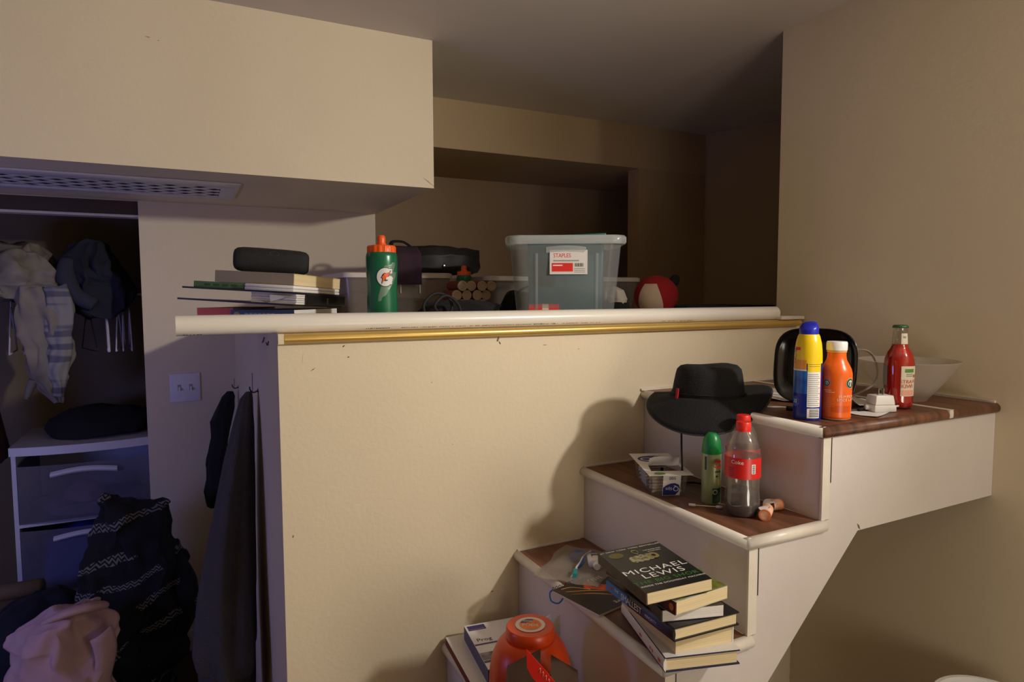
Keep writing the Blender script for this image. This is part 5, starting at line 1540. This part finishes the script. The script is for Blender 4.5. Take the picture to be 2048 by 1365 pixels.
# ------------------------------------------------------------------ closet
rod = thing('closet_rod', 'metal clothes rod across the closet', 'rod', (-3.4, 1.66, 1.41))
o = lathe('bar', [(0.0, 0.002), (0.014, 0.002), (0.014, 2.297), (0.0, 2.297)], mat('dull_steel', (120, 116, 118), 0.35, metal=0.8), rod, n=18)
o.rotation_euler = (0, PI / 2, 0)
SHW = mat('grey_white_cotton', (132, 124, 114), 0.9, var=0.25, scale=16)
PLAID = striped('pale_plaid', (134, 130, 132), (92, 90, 104), (2, 2, 34), rough=0.9, scale=1.0, detail=0, lo=0.46, hi=0.54)
s1 = thing('draped_shirt', 'pale grey and white plaid shirt slung over the closet rod', 'shirt', (-1.62, 1.60, 1.42))
cloth_column('bundled_top', [(-0.05, 0.02, -0.02, 0.10, 0.06), (-0.05, 0.02, 0.03, 0.13, 0.10), (-0.05, 0.03, 0.10, 0.135, 0.11), (-0.04, 0.04, 0.155, 0.10, 0.09), (-0.06, 0.05, 0.185, 0.05, 0.04)], SHW, s1, n=90, folds=5, depth=0.12, seed=3, lump=0.045, k=9)
cloth_column('hanging_body', [(0.02, -0.03, 0.02, 0.075, 0.05), (0.035, -0.03, -0.05, 0.080, 0.045), (0.04, -0.03, -0.14, 0.075, 0.04), (0.045, -0.03, -0.25, 0.065, 0.035), (0.05, -0.03, -0.34, 0.045, 0.03), (0.065, -0.03, -0.42, 0.018, 0.018)], SHW, s1, n=80, folds=4, depth=0.2, seed=9, lump=0.028, k=9)
cloth_column('plaid_panel', [(0.085, -0.045, 0.02, 0.050, 0.045), (0.095, -0.045, -0.08, 0.050, 0.04), (0.085, -0.045, -0.20, 0.036, 0.036), (0.075, -0.045, -0.32, 0.034, 0.032), (0.07, -0.045, -0.40, 0.020, 0.02)], PLAID, s1, n=70, folds=3, depth=0.14, seed=7, lump=0.022, k=9)
tube('shirt_cuff', [(-0.005, -0.05, -0.33), (-0.02, -0.05, -0.37), (-0.03, -0.05, -0.40)], [0.016, 0.014, 0.007], SHW, s1, n=10)
s2 = thing('draped_shirt', 'dark blue shirt slung over the closet rod beside the pale plaid shirt', 'shirt', (-1.41, 1.64, 1.42))
cloth_column('bundled_shirt', [(0.0, -0.02, -0.10, 0.06, 0.05), (0.0, 0.0, -0.04, 0.10, 0.07), (-0.01, 0.0, 0.04, 0.115, 0.09), (-0.02, 0.0, 0.12, 0.10, 0.085), (-0.02, 0.0, 0.17, 0.06, 0.05), (-0.02, 0, 0.19, 0.02, 0.02)], mat('dark_blue_cotton', (30, 32, 44), 0.95), s2, n=90, folds=5, depth=0.12, seed=13, lump=0.05, k=9)
tube('sleeve', [(-0.09, -0.05, 0.12), (-0.10, -0.07, 0.06), (-0.07, -0.08, -0.01), (-0.01, -0.085, -0.05)], [0.03, 0.034, 0.032, 0.026], mat('slate_cotton', (46, 48, 62), 0.95), s2, n=14)


def hanger(x, wdt, label, m, rz=0.0, r=0.003, drop=0.17):
    t = thing('clothes_hanger', label, 'hanger', (x, 1.66, 1.41), rz)
    tube('hook', [(0, -0.018, 0.006), (0, -0.012, 0.018), (0, 0.004, 0.021), (0, 0.018, 0.010), (0, 0.019, -0.006), (0, 0.006, -0.030), (0, 0.0, -0.05)], r * 0.7, m, t, n=6)
    tube('shoulder', [(0, 0, -0.05), (0, -wdt * 0.5, -0.05 - drop * 0.45), (0, -wdt, -0.05 - drop)], r, m, t, n=7)
    tube('shoulder', [(0, 0, -0.05), (0, wdt * 0.5, -0.05 - drop * 0.45), (0, wdt, -0.05 - drop)], r, m, t, n=7)
    tube('trouser_bar', [(0, -wdt, -0.05 - drop), (0, wdt, -0.05 - drop)], r, m, t, n=7, smooth=False)
    return t


HW = mat('white_hanger', (196, 192, 200), 0.4)
HBK = mat('black_hanger', (18, 18, 20), 0.5)
hanger(-1.392, 0.12, 'broad white plastic hanger, leftmost of those right of the dark shirt', HW, 0.12, 0.0055)
for i, (x, lab) in enumerate(((-1.352, 'thin white hanger second from the left in the group right of the dark shirt'), (-1.335, 'thin white hanger third from the left in the group right of the dark shirt'), (-1.312, 'thin white hanger nearest the closet opening edge'))):
    hanger(x, 0.14, lab, HW, 0.05 * i, 0.0028)
hanger(-1.702, 0.13, 'thin white hanger at the far left of the closet rod', HW, 0.1)
hanger(-1.668, 0.12, 'thin white hanger just left of the pale plaid shirt', HW, 0.2)
hanger(-1.455, 0.11, 'black wire hanger between the pale and the dark shirt', HBK, 0.35, 0.002)
rg = thing('hanging_garment', 'dark red garment hanging at the far left of the closet', 'clothing', (-1.85, 1.62, 1.40))
cloth_column('garment', [(0.0, 0, -0.03, 0.02, 0.10), (0.01, 0, -0.15, 0.045, 0.14), (0.03, 0, -0.35, 0.055, 0.14), (0.06, 0, -0.60, 0.065, 0.14), (0.06, 0, -0.62, 0.05, 0.12)], mat('dark_red_cotton', (58, 12, 14), 0.95), rg, folds=4, depth=0.12, seed=8)

# drawer tower
dw = thing('drawer_tower', 'plastic drawer tower with white top and clear drawers in the closet', 'drawers', (-1.462, 1.66, 0.0005))
DRW = tinted_clear('clear_drawer', (206, 208, 222), 0.10, 0.15, (150, 150, 168), 0.30)
DRF = mat('drawer_frame_white', (208, 208, 216), 0.4)
hx, hy0, hy1 = 0.228, -0.205, 0.205
def bow(x):
    return hy0 - 0.035 * (1 - (x / hx) ** 2)
def bowbox(name, z0, z1, m, parent, ins=0.0, back=None, e=0.0):
    n_ = 14
    pts = [(-hx + ins + (2 * hx - 2 * ins) * i / n_, bow(-hx + ins + (2 * hx - 2 * ins) * i / n_) - e) for i in range(n_ + 1)]
    bk = back if back is not None else hy1
    poly = pts + [(hx - ins, bk), (-hx + ins, bk)]
    return prism(name, poly, z0, z1, m, parent, axis='Z')
bowbox('top_panel', 0.825, 0.856, DRF, dw, -0.004)
for x in (-hx, hx - 0.014):
    box('side_panel', x, x + 0.014, hy0 + 0.01, hy1, 0.02, 0.825, DRF, dw)
for zz in (0.02, 0.285, 0.555):
    box('cross_rail', -hx + 0.014, hx - 0.014, hy0 + 0.01, hy0 + 0.03, zz, zz + 0.012, DRF, dw)
box('back_panel', -hx + 0.014, hx - 0.014, hy1 - 0.006, hy1, 0.02, 0.825, DRF, dw)
DARKG = mat('gap_dark', (30, 30, 36), 0.8)
for k, (z0, z1) in enumerate(((0.035, 0.275), (0.300, 0.545), (0.570, 0.785))):
    d = bpy.data.objects.new('drawer', None)
    COL.objects.link(d)
    d.parent = dw
    n_ = 14
    def fr(u, v, e=0.0):
        x = -hx + 0.018 + (2 * hx - 0.036) * u
        return (x, bow(x) + 0.004 - e, z0 + (z1 - z0) * v)
    sheet('drawer_front', lambda u, v: fr(u, v), 16, 4, DRW, d)
    sheet('handle_lip', lambda u, v: (-0.105 + 0.21 * u, bow(0.5 * (-0.105 + 0.21 * u)) - 0.003 - 0.014 * math.sin(PI * v), z1 - 0.045 + 0.022 * v + 0.012 * math.sin(PI * u)), 16, 5, DRF, d)
    for x in (-hx + 0.018, hx - 0.02):
        box('drawer_side', x, x + 0.002, hy0, hy1 - 0.02, z0, z1, DRW, d)
    box('drawer_bottom', -hx + 0.018, hx - 0.018, hy0, hy1 - 0.02, z0, z0 + 0.002, DRW, d)
    if k == 2:
        cloth_column('folded_clothes', [(0.0, -0.02, z0 + 0.003, 0.19, 0.15), (0.0, -0.02, z0 + 0.02, 0.19, 0.16), (0.0, -0.02, z0 + 0.04, 0.17, 0.13), (0.0, 0, z0 + 0.05, 0.08, 0.06)], mat('lilac_clothes', (140, 130, 150), 0.9), d, folds=4, depth=0.05, seed=3, lump=0.02)
        cloth_column('folded_clothes', [(-0.02, -0.09, z0 + 0.045, 0.07, 0.07), (-0.02, -0.09, z0 + 0.08, 0.06, 0.06), (-0.02, -0.09, z0 + 0.105, 0.02, 0.02)], mat('pink_clothes', (170, 130, 140), 0.9), d, folds=3, depth=0.1, seed=5, lump=0.015)
    elif k == 1:
        cloth_column('folded_clothes', [(-0.02, -0.03, z0 + 0.003, 0.18, 0.15), (-0.02, -0.03, z0 + 0.08, 0.18, 0.15), (-0.02, -0.03, z0 + 0.17, 0.15, 0.12), (0, 0, z0 + 0.19, 0.06, 0.05)], mat('blue_clothes', (60, 74, 170), 0.9), d, folds=4, depth=0.06, seed=11, lump=0.02)
bk_ = thing('folded_clothes', 'heap of folded black clothes on top of the drawer tower', 'clothing', (-1.42, 1.66, 0.866))
cloth_column('clothes_heap', [(0, 0, 0.0005, 0.185, 0.17), (0, 0, 0.02, 0.195, 0.17), (0.01, 0, 0.055, 0.185, 0.15), (0.0, 0, 0.085, 0.12, 0.10), (0, 0, 0.098, 0.05, 0.05)], mat('black_cloth', (20, 19, 20), 0.95), bk_, folds=5, depth=0.05, seed=21, lump=0.014)

# ------------------------------------------------------------------ laundry heap in front of the closet
def knit():
    m = bpy.data.materials.new('black_fairisle_knit')
    m.use_nodes = True
    nt = m.node_tree
    N, L = nt.nodes, nt.links
    b = N['Principled BSDF']
    b.inputs['Roughness'].default_value = 0.95
    tc = N.new('ShaderNodeTexCoord')
    sx = N.new('ShaderNodeSeparateXYZ')
    nz = N.new('ShaderNodeTexNoise')
    nz.inputs['Scale'].default_value = 5.0
    L.new(tc.outputs['Object'], nz.inputs['Vector'])
    mx = N.new('ShaderNodeMix')
    mx.data_type = 'VECTOR'
    mx.inputs[0].default_value = 0.10
    L.new(tc.outputs['Object'], mx.inputs[4])
    L.new(nz.outputs['Color'], mx.inputs[5])
    L.new(mx.outputs[1], sx.inputs[0])
    def M(op, a=None, b_=None, va=0, vb=0):
        n = N.new('ShaderNodeMath')
        n.operation = op
        if a is not None:
            L.new(a, n.inputs[0])
        else:
            n.inputs[0].default_value = va
        if b_ is not None:
            L.new(b_, n.inputs[1])
        else:
            n.inputs[1].default_value = vb
        return n.outputs[0]
    # chevrons: band coordinate + zigzag of x
    zx = M('PINGPONG', M('MULTIPLY', sx.outputs[0], None, vb=1.0), None, vb=0.009)
    zz = M('ADD', sx.outputs[2], zx)
    fine = M('PINGPONG', zz, None, vb=0.0055)
    fine = M('GREATER_THAN', fine, None, vb=0.0028)
    band = M('PINGPONG', M('ADD', sx.outputs[2], M('MULTIPLY', sx.outputs[0], None, vb=-0.35)), None, vb=0.042)
    band = M('GREATER_THAN', band, None, vb=0.031)
    n3 = N.new('ShaderNodeTexNoise')
    n3.inputs['Scale'].default_value = 7.0
    L.new(tc.outputs['Object'], n3.inputs['Vector'])
    pat = M('GREATER_THAN', n3.outputs[0], None, vb=0.48)
    f = M('MULTIPLY', M('MULTIPLY', fine, band), pat)
    cm = N.new('ShaderNodeMix')
    cm.data_type = 'RGBA'
    cm.inputs[6].default_value = lin((16, 17, 20))
    cm.inputs[7].default_value = lin((112, 110, 102))
    L.new(f, cm.inputs[0])
    L.new(cm.outputs[2], b.inputs['Base Color'])
    return m


KN = knit()
swt = thing('knit_sweater', 'black patterned knit sweater heaped in front of the closet', 'sweater', (-1.32, 1.06, 0.0005))
cloth_column('sweater_body', [(-0.02, 0, 0.0, 0.13, 0.14), (0.0, 0, 0.10, 0.135, 0.15), (0.02, 0.0, 0.24, 0.145, 0.15), (0.03, 0, 0.38, 0.15, 0.15), (0.03, 0, 0.50, 0.145, 0.13), (0.03, 0, 0.60, 0.125, 0.11), (0.02, 0, 0.69, 0.085, 0.08), (-0.01, 0, 0.735, 0.045, 0.05), (-0.03, 0, 0.752, 0.012, 0.014)], KN, swt, n=96, folds=4, depth=0.09, seed=15, lump=0.045, k=9)
tube('sleeve', [(0.13, -0.02, 0.50), (0.17, -0.04, 0.42), (0.175, -0.05, 0.33), (0.15, -0.06, 0.25), (0.155, -0.07, 0.20)], [0.05, 0.05, 0.042, 0.03, 0.026], KN, swt, n=20)
tube('sleeve_cuff', [(0.154, -0.069, 0.215), (0.165, -0.074, 0.18)], [0.028, 0.028, 0.026], mat('black_cloth', (20, 19, 20), 0.95), swt, n=16, smooth=False)
nv = thing('clothes_pile', 'dark navy clothes pile between the drawers and the pink shirt', 'clothing', (-1.60, 1.10, 0.0005))
cloth_column('pile', [(0, 0, 0, 0.16, 0.17), (0, 0, 0.15, 0.16, 0.17), (0.02, 0, 0.30, 0.15, 0.15), (0.04, 0, 0.40, 0.10, 0.10), (0.05, 0, 0.44, 0.04, 0.04)], mat('navy_cloth', (20, 22, 34), 0.95), nv, folds=4, depth=0.08, seed=31, lump=0.03)
pk_ = thing('pink_shirt', 'pale pink shirt on top of the laundry heap in the lower left corner', 'shirt', (-1.46, 0.78, 0.0005))
PINK = mat('dusty_pink_cotton', (186, 152, 150), 0.9, var=0.12, scale=12)
cloth_column('shirt_body', [(0, 0, 0.0, 0.14, 0.13), (0, 0, 0.20, 0.14, 0.13), (0, 0, 0.33, 0.135, 0.125), (0.01, 0, 0.42, 0.125, 0.11), (0.02, 0, 0.475, 0.095, 0.085), (0.04, 0.01, 0.50, 0.055, 0.05), (0.05, 0.01, 0.51, 0.02, 0.02)], PINK, pk_, n=90, folds=4, depth=0.10, seed=17, lump=0.045, k=10)
tube('collar', [(-0.03, -0.04, 0.49), (0.02, -0.065, 0.515), (0.075, -0.05, 0.515), (0.105, 0.0, 0.495), (0.085, 0.05, 0.48)], [0.012, 0.02, 0.022, 0.02, 0.014], PINK, pk_, n=14, flat=0.6)
sheet('front_placket', lambda u, v: (0.085 + 0.05 * u + 0.01 * math.sin(v * 9), -0.10 + 0.03 * u - 0.012 * math.sin(PI * u), 0.44 - 0.34 * v + 0.02 * u), 8, 16, PINK, pk_, 0.004)
tr = tag(tube('cardboard_roll', [(-1.80, 1.28, 0.395), (-1.70, 1.255, 0.405), (-1.575, 1.225, 0.415)], 0.028, mat('tan_card', (104, 84, 60), 0.8), n=18, smooth=False), 'tan cardboard roll lying across the dark clothes at the left edge', 'roll')
wh = thing('waste_bin', 'white round bin rim barely showing at the bottom right by the wall', 'bin', (0.43, -0.68, 0.0005))
lathe('bin_wall', [(0.0, 0.0), (0.085, 0.0), (0.09, 0.01), (0.108, 0.50), (0.113, 0.505), (0.113, 0.512), (0.105, 0.512), (0.085, 0.02), (0.0, 0.02)], WHITEP, wh, n=40)

# ------------------------------------------------------------------ scuffs, chips and joints on walls and stairs
WF = bpy.data.objects['wall_front']
WS = bpy.data.objects['wall_soffit']
SCF = mat('brown_scuff', (120, 96, 66), 0.8)
SCD = mat('dark_mark', (64, 50, 40), 0.8)
rnd = random.Random(11)
def mark(parent, x, z, y, ln, ang, m, wd=0.0012):
    n_ = 6
    vs_, fs = [], []
    for i in range(n_ + 1):
        u = i / n_ - 0.5
        k = wd * (0.35 + 0.65 * rnd.random()) * (1 - abs(u) * 1.2)
        cx = x + u * ln * math.cos(ang) + rnd.uniform(-1, 1) * wd * 0.3
        cz = z + u * ln * math.sin(ang)
        vs_ += [(cx - k * math.sin(ang), y, cz + k * math.cos(ang)), (cx + k * math.sin(ang), y, cz - k * math.cos(ang))]
        if i:
            fs.append((2 * i - 2, 2 * i, 2 * i + 1, 2 * i - 1))
    put('scuff_mark', vs_, fs, m, parent)
for x, z, ln, ang, m, wd in ((-0.43, 1.295, 0.012, 1.2, SCF, 0.004), (-0.425, 1.286, 0.008, 2.0, SCD, 0.002), (-0.80, 1.292, 0.006, 0.8, SCD, 0.0015), (-0.79, 1.268, 0.004, 0.3, SCD, 0.0015), (-0.865, 1.245, 0.012, 0.6, SCF, 0.0012), (-0.885, 1.27, 0.02, 1.45, NOSE, 0.001), (-0.2, 1.262, 0.005, 0.1, SCF, 0.0012), (-0.30, 1.276, 0.012, 0.05, SCF, 0.001), (-0.915, 0.89, 0.006, 1.3, SCF, 0.002), (-0.45, 0.67, 0.008, 0.2, SCF, 0.002), (-0.60, 1.20, 0.003, 0.2, SCD, 0.001), (-0.55, 1.05, 0.003, 1.2, SCD, 0.001)):
    mark(WF, x, z, -0.0006, ln, ang, m, wd)
for x, z, ln in ((-1.17, 2.105, 0.012), (-1.145, 2.10, 0.004), (-0.372, 1.775, 0.05)):
    mark(WS, x, z, 0.6494, ln, -0.15 if ln < 0.02 else -0.6, SCF, 0.0012)
for i in range(3):
    x = -i * RUN + 0.036
    z = 1.14 - i * RISE
    box('joint_gap', x, x + 0.0014, -SW + 0.0088, -SW + 0.0098, z - 0.115, z - 0.024, SCD, st)
put('chip_mark', [(0.122, -SW + 0.0096, 0.928), (0.130, -SW + 0.0096, 0.922), (0.133, -SW + 0.0096, 0.913), (0.127, -SW + 0.0096, 0.917)], [(0, 1, 2, 3)], SCF, st)
for pts in ([(-0.937, 0.15, 1.298), (-0.9375, 0.17, 1.288), (-0.937, 0.20, 1.292)], [(-0.937, 0.24, 1.302), (-0.9375, 0.27, 1.29), (-0.937, 0.29, 1.287)]):
    tube('pen_mark', pts, 0.0012, INKB, WF, n=5, k=4)
